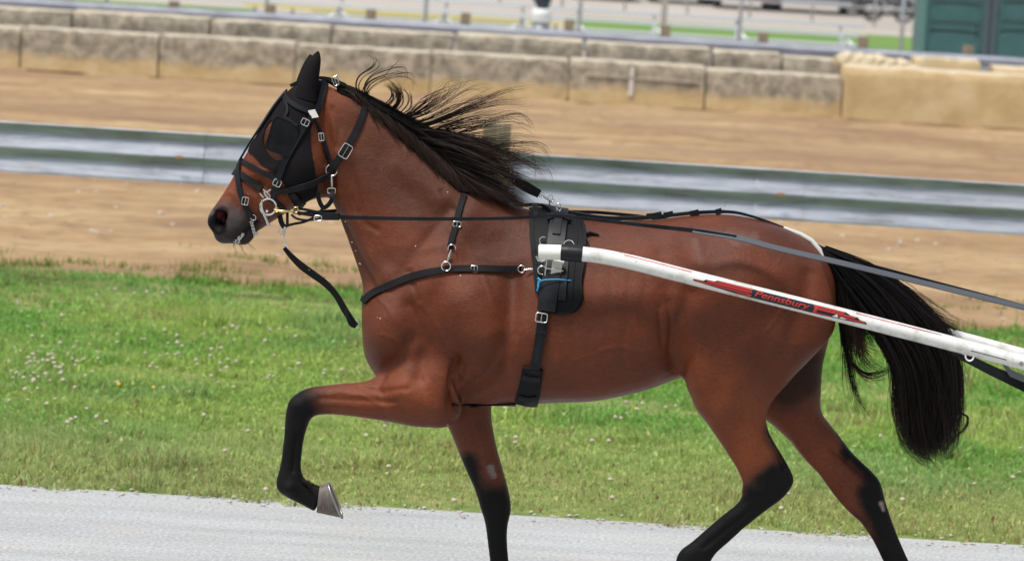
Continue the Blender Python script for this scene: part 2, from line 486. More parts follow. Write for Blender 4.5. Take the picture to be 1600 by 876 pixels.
for pl_ in ([(655,470),(690,520),(700,560),(735,600)], [(600,520),(640,545),(668,600)], [(520,612),(560,618),(610,640),(650,650)], [(700,360),(740,400),(770,470)], [(900,560),(960,540),(1010,548),(1050,560)], [(860,590),(930,575),(1000,580)],
            [(585,460),(620,500),(630,550)], [(1110,560),(1140,620),(1150,680)], [(1180,560),(1170,620),(1180,700)], [(405,300),(425,290),(446,312)], [(380,300),(398,312),(405,330)], [(360,300),(372,315),(376,332)], [(740,650),(755,700),(770,750)], [(1240,690),(1290,750),(1320,790)],
            [(660,640),(630,632),(600,634)], [(545,300),(560,350),(590,420)], [(960,430),(990,480),(1000,540)], [(1230,480),(1190,520),(1150,530)]):
    jl = catmull(np.array(pl_, float) + 0, 9); jl = [tuple(p + rng.normal(0, 1.6, 2)) for p in jl]
    stroke(jl, 2.8, 2.6*sc_)
for pl_ in ([(560,330),(572,350),(590,360)], [(548,260),(560,300),(566,330)], [(640,425),(655,470)], [(716,560),(702,600),(700,640)], [(725,570),(712,610)], [(560,604),(600,612),(640,606)], [(1045,470),(1052,520),(1050,560)], [(1030,480),(1036,540)], [(520,170),(530,200),(528,230)], [(690,300),(700,318),(712,330)], [(600,590),(590,602),(596,616)]):
    stroke(pl_, 4.5, -5*sc_)
stroke([(640,400),(700,450),(730,520)], 40, 6*sc_); stroke([(790,380),(800,480),(780,560)], 30, -5*sc_); stroke([(870,420),(960,470),(980,560)], 60, 5*sc_)
stroke([(1150,470),(1130,560)], 50, 9*sc_); stroke([(735,470),(760,520)], 50, 6*sc_); pass; stroke([(1040,480),(1046,560)], 26, -8*sc_); stroke([(1200,480),(1190,560)], 22, -4*sc_)
stroke([(403,346),(388,358),(370,380)], 3, -10*sc_); stroke([(384,375),(396,366)], 9, 4*sc_); stroke([(360,368)], 12, 5*sc_)       # mouth
stroke([(375,345)], 13, 4*sc_)
stroke([(345,336),(341,350)], 8.5, -34*sc_); stroke([(330,330),(352,324),(358,340)], 5, 4*sc_); stroke([(334,352),(350,358)], 6, 4*sc_)                  # nostril
X = X + nrm * disp[:, None]
for it in range(3): X = X + .4 * lap(X)
# a fine uneven surface over the whole body
nn = fbm(X[:, 0], X[:, 2], 5, 9, 3) - .5
X = X + nrm * (nn * .006 * body_w)[:, None]
nrm = normals(X); px = proj(X); near = X[:, 1] < YH
# coat colours (the animal's markings, regional tones and a nostril highlight)
c_bay = np.array([.122, .0265, .0080]); c_red = np.array([.20, .045, .011]); c_dark = np.array([.058, .020, .011]); c_blk = np.array([.0058, .0050, .0055])
col = np.tile(c_bay, (nv, 1))
def paint(c, w): 
    global col
    col = col * (1 - w[:, None]) + np.array(c) * w[:, None]
def pw(pts, r0_, r1_, side=None, jit=6):
    d, _ = seg_dist(px, pts)
    d = d + (fbm(X[:, 0], X[:, 2], 21, 28, 3) - .5) * jit * 2
    w = 1 - sst(r0_, r1_, d)
    if side == 'near': w = w * near
    if side == 'far': w = w * ~near
    return w
paint(c_red, .8 * pw([(1120,620),(1170,690)], 30, 90)); paint(c_red, .6 * pw([(1080,560),(1100,620)], 6, 40)); paint(c_red, .6 * pw([(540,620),(660,610)], 10, 60)); paint(c_red, .5 * pw([(1250,700)], 30, 80))
paint(c_red, .6 * pw([(520,160),(540,200)], 10, 50)); paint(c_red, .7 * pw([(380,270),(350,300)], 4, 26)); paint(c_red, .6 * pw([(430,300)], 10, 40))
paint(c_dark, .5 * pw([(560,200),(640,290),(700,330)], 20, 80)); paint(c_dark, .45 * pw([(760,340),(800,430)], 20, 70))
paint(c_dark, .35 * pw([(850,350),(1000,352),(1180,355),(1260,400)], 5, 40)); paint(c_dark, .5 * pw([(530,330),(560,420)], 3, 25))
paint(c_dark, .5 * pw([(1265,580)], 20, 60, 'far'))
paint(c_dark * .6, .8 * pw([(425,215),(436,250)], 12, 24, None, 2)); paint(c_blk, .6 * pw([(1280,575),(1230,610)], 14, 40, 'far'))
paint([.030, .022, .021], pw([(345,356),(378,368)], 20, 50)); paint([.085, .066, .062], .55 * pw([(366,340),(352,325)], 4, 24)); paint([.05,.022,.016], .6 * pw([(392,374)], 2, 12))
L = [('near', [(445,640),(455,700),(448,760),(510,790)], 34, 78), ('far', [(768,800),(778,876),(780,1010)], 30, 62), ('far', [(732,720),(750,790)], 4, 22),
     ('near', [(1222,756),(1180,800),(1120,845),(1070,885),(1080,1010)], 26, 52), ('near', [(1208,672),(1234,738)], 3, 24),
     ('far', [(1372,770),(1392,826),(1420,900),(1410,1010)], 20, 46), ('far', [(1298,655),(1330,700)], 0, 13), ('far', [(1325,705),(1352,734),(1374,764)], 3, 22), ('far', [(1330,820),(1400,930)], 4, 30)]
for sd_, pl, a, b in L: paint(c_blk, pw(pl, a, b, sd_))
w_low = sst(830, 880, px[:, 1]); paint(c_blk, w_low * .9)
paint([.26, .22, .19], .8 * pw([(767,729),(773,743)], 1, 9, None, 5)); paint([.34, .27, .23], .85 * pw([(1377,786),(1380,796)], 0, 5, None, 2.5))
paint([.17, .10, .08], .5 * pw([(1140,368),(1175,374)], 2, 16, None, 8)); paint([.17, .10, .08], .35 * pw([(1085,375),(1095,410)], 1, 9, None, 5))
paint([.004, .003, .003], pw([(343,338),(337,348),(343,355)], 10, 14, None, 1)); paint([.12, .014, .022], pw([(346,337)], 4.5, 8, None, .6)); paint([.10, .09, .09], .7 * pw([(330,334),(333,331)], 1, 4, None, .6))  # nostril: dark hollow, pink lining and a highlight painted on the rim
paint([.015, .012, .012], pw([(403,346),(388,358),(370,380)], 1, 4, None, .5))
set_cols(bm_me, col)
bm_me.materials.clear(); bm_me.materials.append(m_coat)
bm_me.polygons.foreach_set('use_smooth', [True] * len(bm_me.polygons))
bm_me.name = 'horse_body'
gz = 0.0
horse = empty('horse', (P(930, 500, YH)[0], YH, 0), 'bay horse with black mane, tail and legs, trotting left in harness with one foreleg lifted', 'horse')
body = bpy.data.objects.new('body', bm_me); COL.objects.link(body); setpar(body, horse)
BV = BVHTree.FromPolygons([Vector(p) for p in X], [tuple(p.vertices) for p in bm_me.polygons])
def surf(x, y, off=0.0, Y=YH):
    d = Vector(Fv + Rv * ((x - 800) / FPX) + Uv * ((438 - y) / FPX)).normalized()
    o = Vector(C0)
    h, n, i, dd = BV.ray_cast(o, d)
    if h is None or h.y > YH + .05:
        p = Vector(P(x, y, Y)); h2, n, i, dd = BV.find_nearest(p)
        n = (p - h2).normalized() if (p - h2).length > 1e-5 else n
        h = h2
        n = Vector((n.x, n.y - .2, n.z)).normalized()
        return np.array(h + n * max(off, 0)), np.array(n)
    if n.dot(d) > 0: n = -n
    return np.array(h + n * off), np.array(n)
def inpoly(pt, poly):
    x, y = pt; c = False; n = len(poly)
    for i in range(n):
        x1, y1 = poly[i]; x2, y2 = poly[i - 1]
        if (y1 > y) != (y2 > y) and x < (x2 - x1) * (y - y1) / (y2 - y1) + x1: c = not c
    return c
def densify(poly, step, closed=True):
    out = []
    n = len(poly)
    for i in range(n if closed else n - 1):
        a = np.array(poly[i], float); b = np.array(poly[(i + 1) % n], float)
        k = max(1, int(np.hypot(*(b - a)) / step))
        for j in range(k): out.append(tuple(a + (b - a) * j / k))
    if not closed: out.append(tuple(map(float, poly[-1])))
    return out
def patch(poly, off, thick, step=4, holes=(), mirror=True, smooth_it=4, fn=None):
    """sheet lying on the horse's side over the outline poly (picture coordinates), both sides of the animal"""
    outer = densify(poly, step); hl = [densify(h, step) for h in holes]
    pts = [Vector(p) for p in outer]; edges = [(i, (i + 1) % len(outer)) for i in range(len(outer))]
    for h in hl:
        b = len(pts); pts += [Vector(p) for p in h]; edges += [(b + i, b + (i + 1) % len(h)) for i in range(len(h))]
    xs = [p[0] for p in poly]; ys = [p[1] for p in poly]
    g = step * .95; y = min(ys) + g / 2; q = 0
    bd = np.array([tuple(p) for p in pts])
    while y < max(ys):
        x = min(xs) + (g / 2 if q % 2 else g)
        while x < max(xs):
            if inpoly((x, y), poly) and not any(inpoly((x, y), h) for h in holes) and np.hypot(*(bd - (x, y)).T).min() > g * .55:
                pts.append(Vector((x, y)))
            x += g
        y += g * .87; q += 1
    vv, _, ff, *_ = delaunay_2d_cdt(pts, edges, [], 0, 1e-4)
    ff = [f for f in ff if inpoly(tuple(sum((vv[i] for i in f), Vector((0, 0))) / len(f)), poly) and not any(inpoly(tuple(sum((vv[i] for i in f), Vector((0, 0))) / len(f)), h) for h in holes)]
    sv = [surf(p.x, p.y) for p in vv]
    A = np.array([s[0] for s in sv]); Nn = np.array([s[1] for s in sv])
    nb = [set() for _ in vv]
    for f in ff:
        for i in range(3): nb[f[i]].update((f[i - 1], f[(i + 1) % 3]))
    for it in range(smooth_it):
        A2 = A.copy(); N2 = Nn.copy()
        for i, s in enumerate(nb):
            if s: l = list(s); N2[i] = Nn[i] * .4 + Nn[l].mean(0) * .6; 
            if s and it < 2: A2[i] = A[i] * .5 + A[l].mean(0) * .5
        A, Nn = A2, N2
    Nn /= np.linalg.norm(Nn, axis=1)[:, None]
    offs = np.array([fn(p.x, p.y) if fn else off for p in vv])[:, None]
    top = A + Nn * offs; bot = top - Nn * thick
    n = len(vv); V = list(top) + list(bot)
    from collections import Counter
    ec = Counter(); 
    for f in ff:
        for i in range(3): ec[frozenset((f[i], f[(i + 1) % 3]))] += 1
    Fc = []
    # orientation: make faces look towards the camera
    for f in ff:
        a, b, c_ = top[f[0]], top[f[1]], top[f[2]]
        if np.cross(b - a, c_ - a) @ Nn[f[0]] < 0: f = (f[0], f[2], f[1])
        Fc.append(tuple(f)); Fc.append((f[0] + n, f[2] + n, f[1] + n))
        for i in range(3):
            e = (f[i], f[(i + 1) % 3])
            if ec[frozenset(e)] == 1: Fc.append((e[1], e[0], e[0] + n, e[1] + n))
    mb = MB(); mb.add(V, Fc)
    if mirror: mb.add([(p[0], 2 * YH - p[1], p[2]) for p in V], [tuple(reversed(f)) for f in Fc])
    return mb
def strap(mb, pts, w, off=.004, th=.004, mirror=True, step=5, cs=5, curve=True):
    """leather strap following the animal's surface along pts, w in picture pixels"""
    if curve and len(pts) > 2: pl = catmull(pts, max(8, int(sum(np.hypot(*(np.array(pts[i + 1]) - pts[i])) for i in range(len(pts) - 1)) / step)))
    else: pl = np.array(densify(pts, step, False))
    T = np.gradient(pl, axis=0); T /= np.linalg.norm(T, axis=1)[:, None]; Nd = np.stack([-T[:, 1], T[:, 0]], 1)
    ws = np.interp(np.linspace(0, 1, len(pl)), np.linspace(0, 1, len(w)), w) if hasattr(w, '__len__') else np.full(len(pl), float(w))
    A = np.zeros((len(pl), cs, 3)); Nn = np.zeros_like(A)
    for i in range(len(pl)):
        for k in range(cs):
            q = pl[i] + Nd[i] * ws[i] * (k / (cs - 1) - .5)
            A[i, k], Nn[i, k] = surf(q[0], q[1])
    for it in range(3):
        for ar in (A, Nn):
            ar[1:-1] = ar[1:-1] * .4 + (ar[2:] + ar[:-2]) * .3
    for it in range(2): Nn = .5 * Nn + .5 * Nn.mean(1, keepdims=True)
    Nn /= np.linalg.norm(Nn, axis=2)[..., None]
    top = A + Nn * (off + th); bot = A + Nn * (off - .003)
    V = np.concatenate([top.reshape(-1, 3), bot.reshape(-1, 3)]); m = len(pl); nb_ = m * cs
    Fc = []
    for i in range(m - 1):
        for k in range(cs - 1):
            a = i * cs + k
            Fc.append((a, a + 1, a + cs + 1, a + cs)); Fc.append((a + nb_, a + cs + nb_, a + cs + 1 + nb_, a + 1 + nb_))
        for k in (0, cs - 1):
            a = i * cs + k; Fc.append((a, a + cs, a + cs + nb_, a + nb_) if k == 0 else (a, a + nb_, a + cs + nb_, a + cs))
    for i in (0, m - 1):
        for k in range(cs - 1):
            a = i * cs + k; Fc.append((a, a + nb_, a + 1 + nb_, a + 1))
    mb.add(V, Fc)
    if mirror: mb.add([(p[0], 2 * YH - p[1], p[2]) for p in V], [tuple(reversed(f)) for f in Fc])
    return mb
def ribbon(mb, pts, w, th=.004, n=None, tilt=0):
    """free strap through 3D points; broad face towards the side"""
    p = catmull(pts, n or max(10, len(pts) * 8)); m = len(p)
    T = np.gradient(p, axis=0); T /= np.linalg.norm(T, axis=1)[:, None]
    ws = np.interp(np.linspace(0, 1, m), np.linspace(0, 1, len(w)), w) if hasattr(w, '__len__') else np.full(m, w)
    V = []
    for i in range(m):
        s = np.cross(T[i], [0, 1, 0]); s /= np.linalg.norm(s); y = np.cross(s, T[i])
        if tilt: s, y = s * math.cos(tilt) - y * math.sin(tilt), s * math.sin(tilt) + y * math.cos(tilt)
        for a, b in ((-1, -1), (1, -1), (1, 1), (-1, 1)): V.append(p[i] + s * a * ws[i] / 2 + y * b * th / 2)
    Fc = [(0, 1, 2, 3), tuple((m - 1) * 4 + k for k in (3, 2, 1, 0))]
    for i in range(m - 1):
        for k in range(4): Fc.append((i * 4 + k, (i + 1) * 4 + k, (i + 1) * 4 + (k + 1) % 4, i * 4 + (k + 1) % 4))
    return mb.add(V, Fc)
def loop3(x, y, rx, ry, Y, rot=0, n=20, sq=1.0, a0=0, a1=360, tilt=0):
    """closed (or open) loop of points facing the side"""
    out = []
    full = (a1 - a0) >= 360
    for k in range(n if full else n + 1):
        an = R(a0 + (a1 - a0) * k / n); c_, s_ = math.cos(an), math.sin(an)
        c_ = math.copysign(abs(c_) ** sq, c_); s_ = math.copysign(abs(s_) ** sq, s_)
        u, v_ = rx * c_, ry * s_
        q = P(x + u * math.cos(rot) - v_ * math.sin(rot), y + u * math.sin(rot) + v_ * math.cos(rot), Y)
        q = q + np.array([0, tilt * c_, 0]); out.append(q)
    return out
def ringat(mb, x, y, r, tr=.002, off=.012, rot=0, ry=None, sq=1.0, a0=0, a1=360, Y=None, mirror=True):
    if Y is None: Y = surf(x, y)[0][1] - off
    L_ = loop3(x, y, r, ry or r, Y, rot, 24, sq, a0, a1)
    cl = (a1 - a0) >= 360
    mb.tube(L_, tr, 8, closed=cl)
    if mirror: mb.tube([np.array([p[0], 2 * YH - p[1], p[2]]) for p in L_], tr, 8, closed=cl)
    return mb
def buckle(mb, x, y, rx, ry, rot, off=.012, tr=.0017, Y=None):
    ringat(mb, x, y, rx, tr, off, rot, ry, sq=.35, Y=Y)
    c_, s_ = math.cos(rot), math.sin(rot)
    if Y is None: Y = surf(x, y)[0][1] - off
    mb.tube([P(x - ry * -s_, y - ry * c_, Y), P(x + ry * -s_, y + ry * c_, Y - .002)], tr * .8, 6)

# hooves
def hoof(a0, b0, a1, b1, w0, w1, Y, shoe=True):
    v_, f_ = ring_loft([S(*a0, *b0, w0, 0, .9, Y), S(*[(a0[i] + a1[i]) / 2 for i in (0, 1)], *[(b0[i] + b1[i]) / 2 for i in (0, 1)], (w0 + w1) / 2, 0, .9, Y), S(*a1, *b1, w1, 0, .9, Y)], sub=4)
    mb = MB().add(v_, f_); h = mb.build('hoof', m_hoof, horse, horse, True); auto(h, 50)
    n = 28
    ring = [np.array(v_[-n + k]) for k in range(n)]
    d = np.array(v_[-n]) - np.array(v_[-2 * n]); d = d / np.linalg.norm(d) * .004
    s = MB().tube([p + d * .5 for p in ring], .0042, 6, closed=True).build('horseshoe', m_shoe, h, None, True)
    return h
hoof((495,800), (500,758), (534,808), (512,754), .034, .046, NF)
def gp(x, Y, up=0.0):   # picture y of the ground under picture x at depth Y
    lo, hi = 900, 1300
    for _ in range(40):
        mid = (lo + hi) / 2
        if P(x, mid, Y)[2] > up: lo = mid
        else: hi = mid
    return lo
g1 = gp(765, FF, .008); hoof((742,980), (790,982), (728,g1), (793,g1 + 2), .042, .056, FF)
hoof((1070,936), (1120,925), (1092,968), (1142,944), .040, .052, NR)
g2 = gp(1400, FR, .008); hoof((1382,978), (1427,980), (1366,g2), (1425,g2 + 3), .042, .056, FR)
# eyes
for sgn in (-1, 1):
    p, n_ = surf(436, 222, -.012)
    v_ = [(p[0], YH + sgn * (YH - p[1]), p[2])]
    bmx = bmesh.new(); bmesh.ops.create_uvsphere(bmx, u_segments=16, v_segments=10, radius=.024)
    me = bpy.data.meshes.new('eye'); bmx.to_mesh(me); bmx.free(); me.materials.append(m_leather)
    o = bpy.data.objects.new('eye', me); COL.objects.link(o); setpar(o, horse); o.location = v_[0]
    me.polygons.foreach_set('use_smooth', [True] * len(me.polygons))

# hair --------------------------------------------------------------
def strands(guides, n, seg, r0_, jit, name, parent, root, spread_y=.02, clump=8, curl=.01, colr=(.0055, .0045, .0048), tipc=(.028, .014, .010), minlen=.6, out=None):
    """guides: list of (m,3) control arrays (3D); strands are blends of neighbouring guides"""
    G = np.array([catmull(g, seg) for g in guides])
    k = len(G)
    nc = max(1, n // clump)
    cu = np.sort(rng.random(nc)) * (k - 1) if k > 1 else np.zeros(nc)
    ci = rng.integers(0, nc, n)
    u = np.clip(cu[ci] + rng.normal(0, .05, n), 0, k - 1.001) if k > 1 else np.zeros(n)
    i = u.astype(int); f = (u - i)[:, None, None]
    A = G[i] * (1 - f) + G[np.minimum(i + 1, k - 1)] * f
    t = np.linspace(0, 1, seg)[None, :, None]
    ln = (minlen + (1 - minlen) * rng.random(n))[:, None]
    # shorten: resample each strand along t*len
    tt = np.linspace(0, 1, seg)[None, :] * ln * (seg - 1); i0 = np.minimum(tt.astype(int), seg - 2); fr = (tt - i0)[..., None]
    rows = np.arange(n)[:, None]
    A = A[rows, i0] * (1 - fr) + A[rows, i0 + 1] * fr
    coff = rng.normal(0, 1, (nc, 3)) * np.array([jit, spread_y, jit]); 
    so_ = rng.normal(0, 1, (n, 3)) * np.array([jit, spread_y, jit]) * .3
    A = A + (coff[ci] + so_)[:, None, :] * (.25 + t ** 1.2)
    ph = rng.random((nc, 3)) * 6.28; fq = 2 + 4 * rng.random((nc, 3)); am = curl * rng.random((nc, 1))
    A = A + np.sin(fq[ci][:, None, :] * t * 2 + ph[ci][:, None, :]) * (am[ci][:, None, :] * t ** 1.1)
    T = np.gradient(A, axis=1); T /= np.linalg.norm(T, axis=2)[..., None] + 1e-9
    ref = np.array([.1, 1, .2]); x = np.cross(T, ref); x /= np.linalg.norm(x, axis=2)[..., None] + 1e-9; y = np.cross(T, x)
    r = r0_ * (.6 + .8 * rng.random(n))[:, None, None] * (1 - .85 * t ** 1.5)
    Vv = np.stack([A + r * (math.cos(a) * x + math.sin(a) * y) for a in (0, 2.094, 4.189)], 2)     # n,seg,3,3
    idx = np.arange(n * seg * 3).reshape(n, seg, 3)
    q = [np.stack([idx[:, :-1, a], idx[:, :-1, (a + 1) % 3], idx[:, 1:, (a + 1) % 3], idx[:, 1:, a]], -1).reshape(-1, 4) for a in range(3)]
    cc = np.array(colr) * (1 - t) + np.array(tipc) * t
    cc = np.repeat((cc * (.7 + .6 * rng.random((n, 1, 1))))[:, :, None, :], 3, 2) * np.ones((n, seg, 3, 3))
    return Vv.reshape(-1, 3), np.concatenate(q), cc.reshape(-1, 3)
def join_strands(lst, name, parent):
    Vs = []; Fs = []; Cs = []; b = 0
    for v_, f_, c_ in lst: Vs.append(v_); Fs.append(f_ + b); Cs.append(c_); b += len(v_)
    o = fast_mesh(name, np.concatenate(Vs), np.concatenate(Fs), m_hair, None, True, np.concatenate(Cs))
    setpar(o, parent); return o
def G3(pts, Ys):
    ys = np.interp(np.linspace(0, 1, len(pts)), np.linspace(0, 1, len(Ys)), Ys)
    return np.array([P(p[0], p[1], y) for p, y in zip(pts, ys)])
def GS(pts, off):
    return np.array([surf(p[0], p[1], off)[0] for p in pts])
mane = []
# mass lying on the near side of the neck
crest = catmull([(506,128),(540,141),(580,160),(620,186),(660,217),(700,250),(740,281),(775,302)], 40)
low = catmull([(522,146),(552,160),(578,178),(622,219),(664,254),(698,286),(722,304),(770,310)], 40)
gl = []
for a, b in ((0,6),(3,9),(6,13),(9,17),(12,22),(16,26),(20,30),(25,34),(30,38)):
    s_ = crest[a]; e_ = low[b]; m1 = s_ * .62 + e_ * .38 + np.array([6, -6]); m2 = s_ * .25 + e_ * .75 + np.array([2, -4])
    gl.append(GS([s_, m1, m2, e_], .012))
mane.append(strands(gl, 2200, 12, .0013, .006, 'm', horse, horse, .004, 10, .004))
gl = [GS([crest[a], crest[a] * .5 + low[min(a + 7, 39)] * .5 + np.array([14, -4]), low[min(a + 9, 39)] + np.array([22, 0]), low[min(a + 9, 39)] + np.array([50, 22])], .018) for a in (18, 22, 26, 29, 31)]
mane.append(strands(gl, 700, 12, .0012, .006, 'm', horse, horse, .006, 8, .008))
# blown hair
N_, M_ = YH - .05, YH
def fly(gs, n, **k):
    kw = dict(r0_=.00095, jit=.009, spread_y=.02, clump=7, curl=.02, minlen=.55); kw.update(k)
    mane.append(strands([G3(g, (YH - .01, YH - .05, YH - .08)) for g in gs], n, 18, kw.pop('r0_'), kw.pop('jit'), 'm', horse, horse, **kw))
fly([[(622,188),(655,172),(690,150),(735,134),(770,135)], [(634,196),(680,180),(725,160),(770,152),(806,150)], [(648,206),(700,192),(750,175),(795,160),(846,158)],
     [(662,218),(710,200),(765,192),(805,189),(842,182)], [(672,226),(720,214),(770,208),(815,206),(842,222)]], 170, jit=.020, clump=9, minlen=.5)
fly([[(676,230),(720,216),(765,212),(800,206),(835,212)], [(690,240),(735,226),(775,224),(812,222),(848,228)], [(700,250),(745,240),(785,238),(820,244),(846,262)], [(712,260),(755,252),(800,252),(835,260),(856,284)],
     [(724,270),(765,270),(800,280),(830,292),(858,300)]], 210, jit=.020, clump=9, minlen=.5)
fly([[(640,200),(690,205),(735,215),(780,232),(800,236)], [(670,225),(715,232),(750,242),(785,256),(812,262)], [(690,245),(735,258),(770,268),(800,280),(826,296)], [(700,262),(740,280),(775,296),(800,310),(824,322)]], 1150, jit=.011, curl=.01)
fly([[(690,252),(725,268),(760,290),(790,306),(812,318)], [(690,262),(730,286),(770,304),(800,316),(850,330)]], 350, jit=.006, curl=.008)
fly([[(566,152),(556,136),(562,118),(582,106),(590,95),(586,88)], [(570,154),(560,136),(568,120),(588,108),(592,96),(574,86),(548,96)]], 22, r0_=.0008, jit=.007, curl=.006, minlen=.8)
fly([[(574,156),(566,140),(576,122),(600,113),(632,104),(646,120)], [(580,158),(574,140),(590,122),(620,112),(640,118),(636,140)]], 36, r0_=.0009, jit=.008, curl=.008, minlen=.7)
fly([[(596,168),(612,150),(608,134),(596,128)], [(604,174),(618,156),(614,136),(600,124)], [(612,180),(630,162),(628,142),(612,130)], [(618,184),(640,166),(640,146),(626,136)]], 110, r0_=.0010, jit=.008, curl=.006, minlen=.7)
fly([[(600,120),(612,104),(630,86)]], 4, jit=.002, curl=.002)
fly([[(618,184),(650,170),(668,150),(690,132),(715,128),(740,142)], [(630,192),(662,172),(690,158),(720,138),(755,128)]], 60, jit=.014, curl=.03)
fly([[(640,200),(700,180),(760,150),(790,162),(812,170)], [(690,240),(760,218),(830,204),(850,220),(852,240)], [(710,262),(780,246),(830,260),(850,282),(860,300)]], 60, jit=.015, curl=.03)
mane.append(strands([G3([(532,130),(568,147),(616,174),(663,199),(708,226),(764,262)], (YH + .005,)), G3([(530,134),(568,154),(612,180),(660,208),(706,236),(760,270)], (YH + .0,))], 900, 20, .0014, .006, 'm', horse, horse, .012, 8, .006, minlen=.5))
join_strands(mane, 'mane', horse)
# base of the mane so that no coat shows through
mb = patch([tuple(p + np.array([3, -6.0])) for p in crest[3:-3:3]] + [(775,300), (740,302)] + [tuple(p) for p in (low[::3])[::-1]], .008, .008, 6, mirror=False)
mb.build('mane_base', m_hairbase, horse, horse, True)
# tail
TL = [(1288,396),(1318,450),(1362,510),(1400,570),(1410,640),(1420,690),(1446,712)]
TM = [(1288,392),(1345,430),(1398,490),(1440,560),(1452,630),(1454,680),(1458,714)]
TR = [(1288,388),(1366,420),(1436,474),(1486,540),(1496,610),(1490,670),(1474,706)]
tl = []
for n, a, b, c_ in ((2600, TL, TM, TR),):
    tl.append(strands([G3(a, (YH, YH - .03, YH)), G3(b, (YH, YH - .05, YH)), G3(c_, (YH, YH - .02, YH))], n, 22, .0015, .014, 't', horse, horse, .030, 8, .032, minlen=.62))
tl.append(strands([G3(TL, (YH, YH + .05)), G3(TR, (YH, YH + .05))], 1500, 20, .0016, .010, 't', horse, horse, .02, 10, .02, minlen=.75))
tl.append(strands([G3([(1290,400),(1305,455),(1320,510),(1330,560)], (YH,)), G3([(1292,398),(1325,450),(1352,500),(1372,545)], (YH,))], 900, 14, .0014, .006, 't', horse, horse, .02, 9, .012, minlen=.6))
tl.append(strands([G3([(1290,392),(1360,422),(1425,468),(1470,500),(1505,518)], (YH,)), G3([(1290,396),(1352,430),(1410,482),(1450,512),(1500,530)], (YH,))], 900, 14, .0012, .014, 't', horse, horse, .015, 8, .018, minlen=.55))
tl.append(strands([G3([(1294,410),(1312,500),(1318,560),(1320,600),(1332,658)], (YH,)), G3([(1296,420),(1316,500),(1326,560),(1336,610),(1352,655)], (YH,)), G3([(1300,430),(1322,520),(1332,565),(1346,620),(1384,662)], (YH,))], 110, 18, .0011, .006, 't', horse, horse, .02, 6, .01, minlen=.6))
tl.append(strands([G3([(1310,470),(1318,540),(1340,580),(1370,586),(1402,566)], (YH,)), G3([(1312,480),(1322,550),(1350,580),(1380,578),(1404,556)], (YH,))], 70, 18, .0011, .005, 't', horse, horse, .02, 6, .01, minlen=.7))
tl.append(strands([G3([(1440,560),(1470,600),(1478,650),(1496,645),(1512,650),(1508,668),(1488,688),(1476,708)], (YH - .05,))], 40, 24, .0010, .004, 't', horse, horse, .01, 6, .005, minlen=.85))
tl.append(strands([G3([(1470,520),(1500,560),(1500,600),(1490,650),(1494,690),(1470,716)], (YH - .04,)), G3([(1400,540),(1404,600),(1408,650),(1420,700),(1462,722)], (YH - .04,))], 120, 20, .0011, .006, 't', horse, horse, .02, 6, .012, minlen=.8))
tl = [(a, b, c * np.array([.42, .52, .62])) for a, b, c in tl]
tl.append(strands([G3([(1400,520),(1398,580),(1396,640),(1412,690),(1440,722),(1470,730)], (YH - .03,)), G3([(1470,520),(1500,560),(1506,620),(1498,680),(1476,722)], (YH - .03,))], 260, 20, .0010, .012, 't', horse, horse, .03, 5, .03, minlen=.5))
tl.append(strands([G3([(1330,430),(1340,500),(1352,540),(1390,560)], (YH - .03,)), G3([(1310,440),(1325,520),(1345,575),(1370,600)], (YH - .03,))], 260, 16, .0011, .010, 't', horse, horse, .02, 6, .02, minlen=.5))
join_strands(tl, 'tail', horse)
v_, f_ = ring_loft([S(1262,372,1284,402,.045), S(1284,384,1296,416,.036), S(1306,396,1312,428,.028), S(1332,412,1334,436,.018), S(1352,428,1350,440,.008)], sub=4)
MB().add(v_, f_).build('dock', m_hairbase, horse, horse, True)
wh = [strands([G3([(378,380),(386,392),(398,402)], (YH - .02,)), G3([(350,378),(352,390),(360,400)], (YH - .02,))], 14, 8, .0004, .004, 'w', horse, horse, .01, 2, .006, minlen=.3),
      strands([G3([(384,378),(394,388),(404,394)], (YH - .02,))], 8, 8, .0004, .004, 'w', horse, horse, .01, 2, .006, minlen=.3)]
join_strands(wh, 'whiskers', horse)
ft = [strands([G3([(470,748),(482,752),(494,762)], (NF - .02, NF - .01)), G3([(472,752),(484,758),(492,768)], (NF - .02, NF - .01))], 160, 8, .0010, .003, 'w', horse, horse, .012, 6, .004, minlen=.5)]
join_strands(ft, 'fetlock_hair', horse)
# froth and flecks
mb = MB()
for k in range(46):
    t = rnd.random() ** .7; x = 381 - t * 13 + rnd.uniform(-1, 1) * (1 + 6 * t); y = 362 + t * 19 + rnd.uniform(-1.5, 1.5)
    p, _ = surf(x, y, .002); mb.tube([p, p + np.array([rnd.uniform(-.003, .001), 0, -rnd.uniform(.003, .007)])], [rnd.uniform(.0015, .003), rnd.uniform(.001, .002)], 6)
for k in range(0):
    x, y = 352 + rnd.uniform(-5, 5), 356 + rnd.uniform(-9, 9); p, _ = surf(x, y, .001); mb.tube([p, p + np.array([.002, 0, -.007])], [.0012, .002], 6)
mb.build('mouth_froth', m_foam, horse, horse, True)
mb = MB()
for x, y in ((541,346),(543,368),(551,379),(563,413),(595,497),(650,385),(700,300),(562,412),(586,462),(606,445),(590,496),(720,430),(760,640),(700,663),(556,392)):
    p, _ = surf(x, y, .001); mb.tube([p, p + np.array([rnd.uniform(-.004, .004), 0, rnd.uniform(-.003, .003)])], .0019, 6)
mb.build('froth_fleck', m_foam, horse, horse, True)
# ears (wearing the hood)
# ------------------------------------------------------------------ HARNESS
def thing(name, px_, py_, label, cat, Y=YH):
    return empty(name, P(px_, py_, Y), label, cat)
def put(mb, name, m, root, smooth=True, ang=45):
    return mb.build(name, m, root, root, smooth, ang=ang if smooth else None)
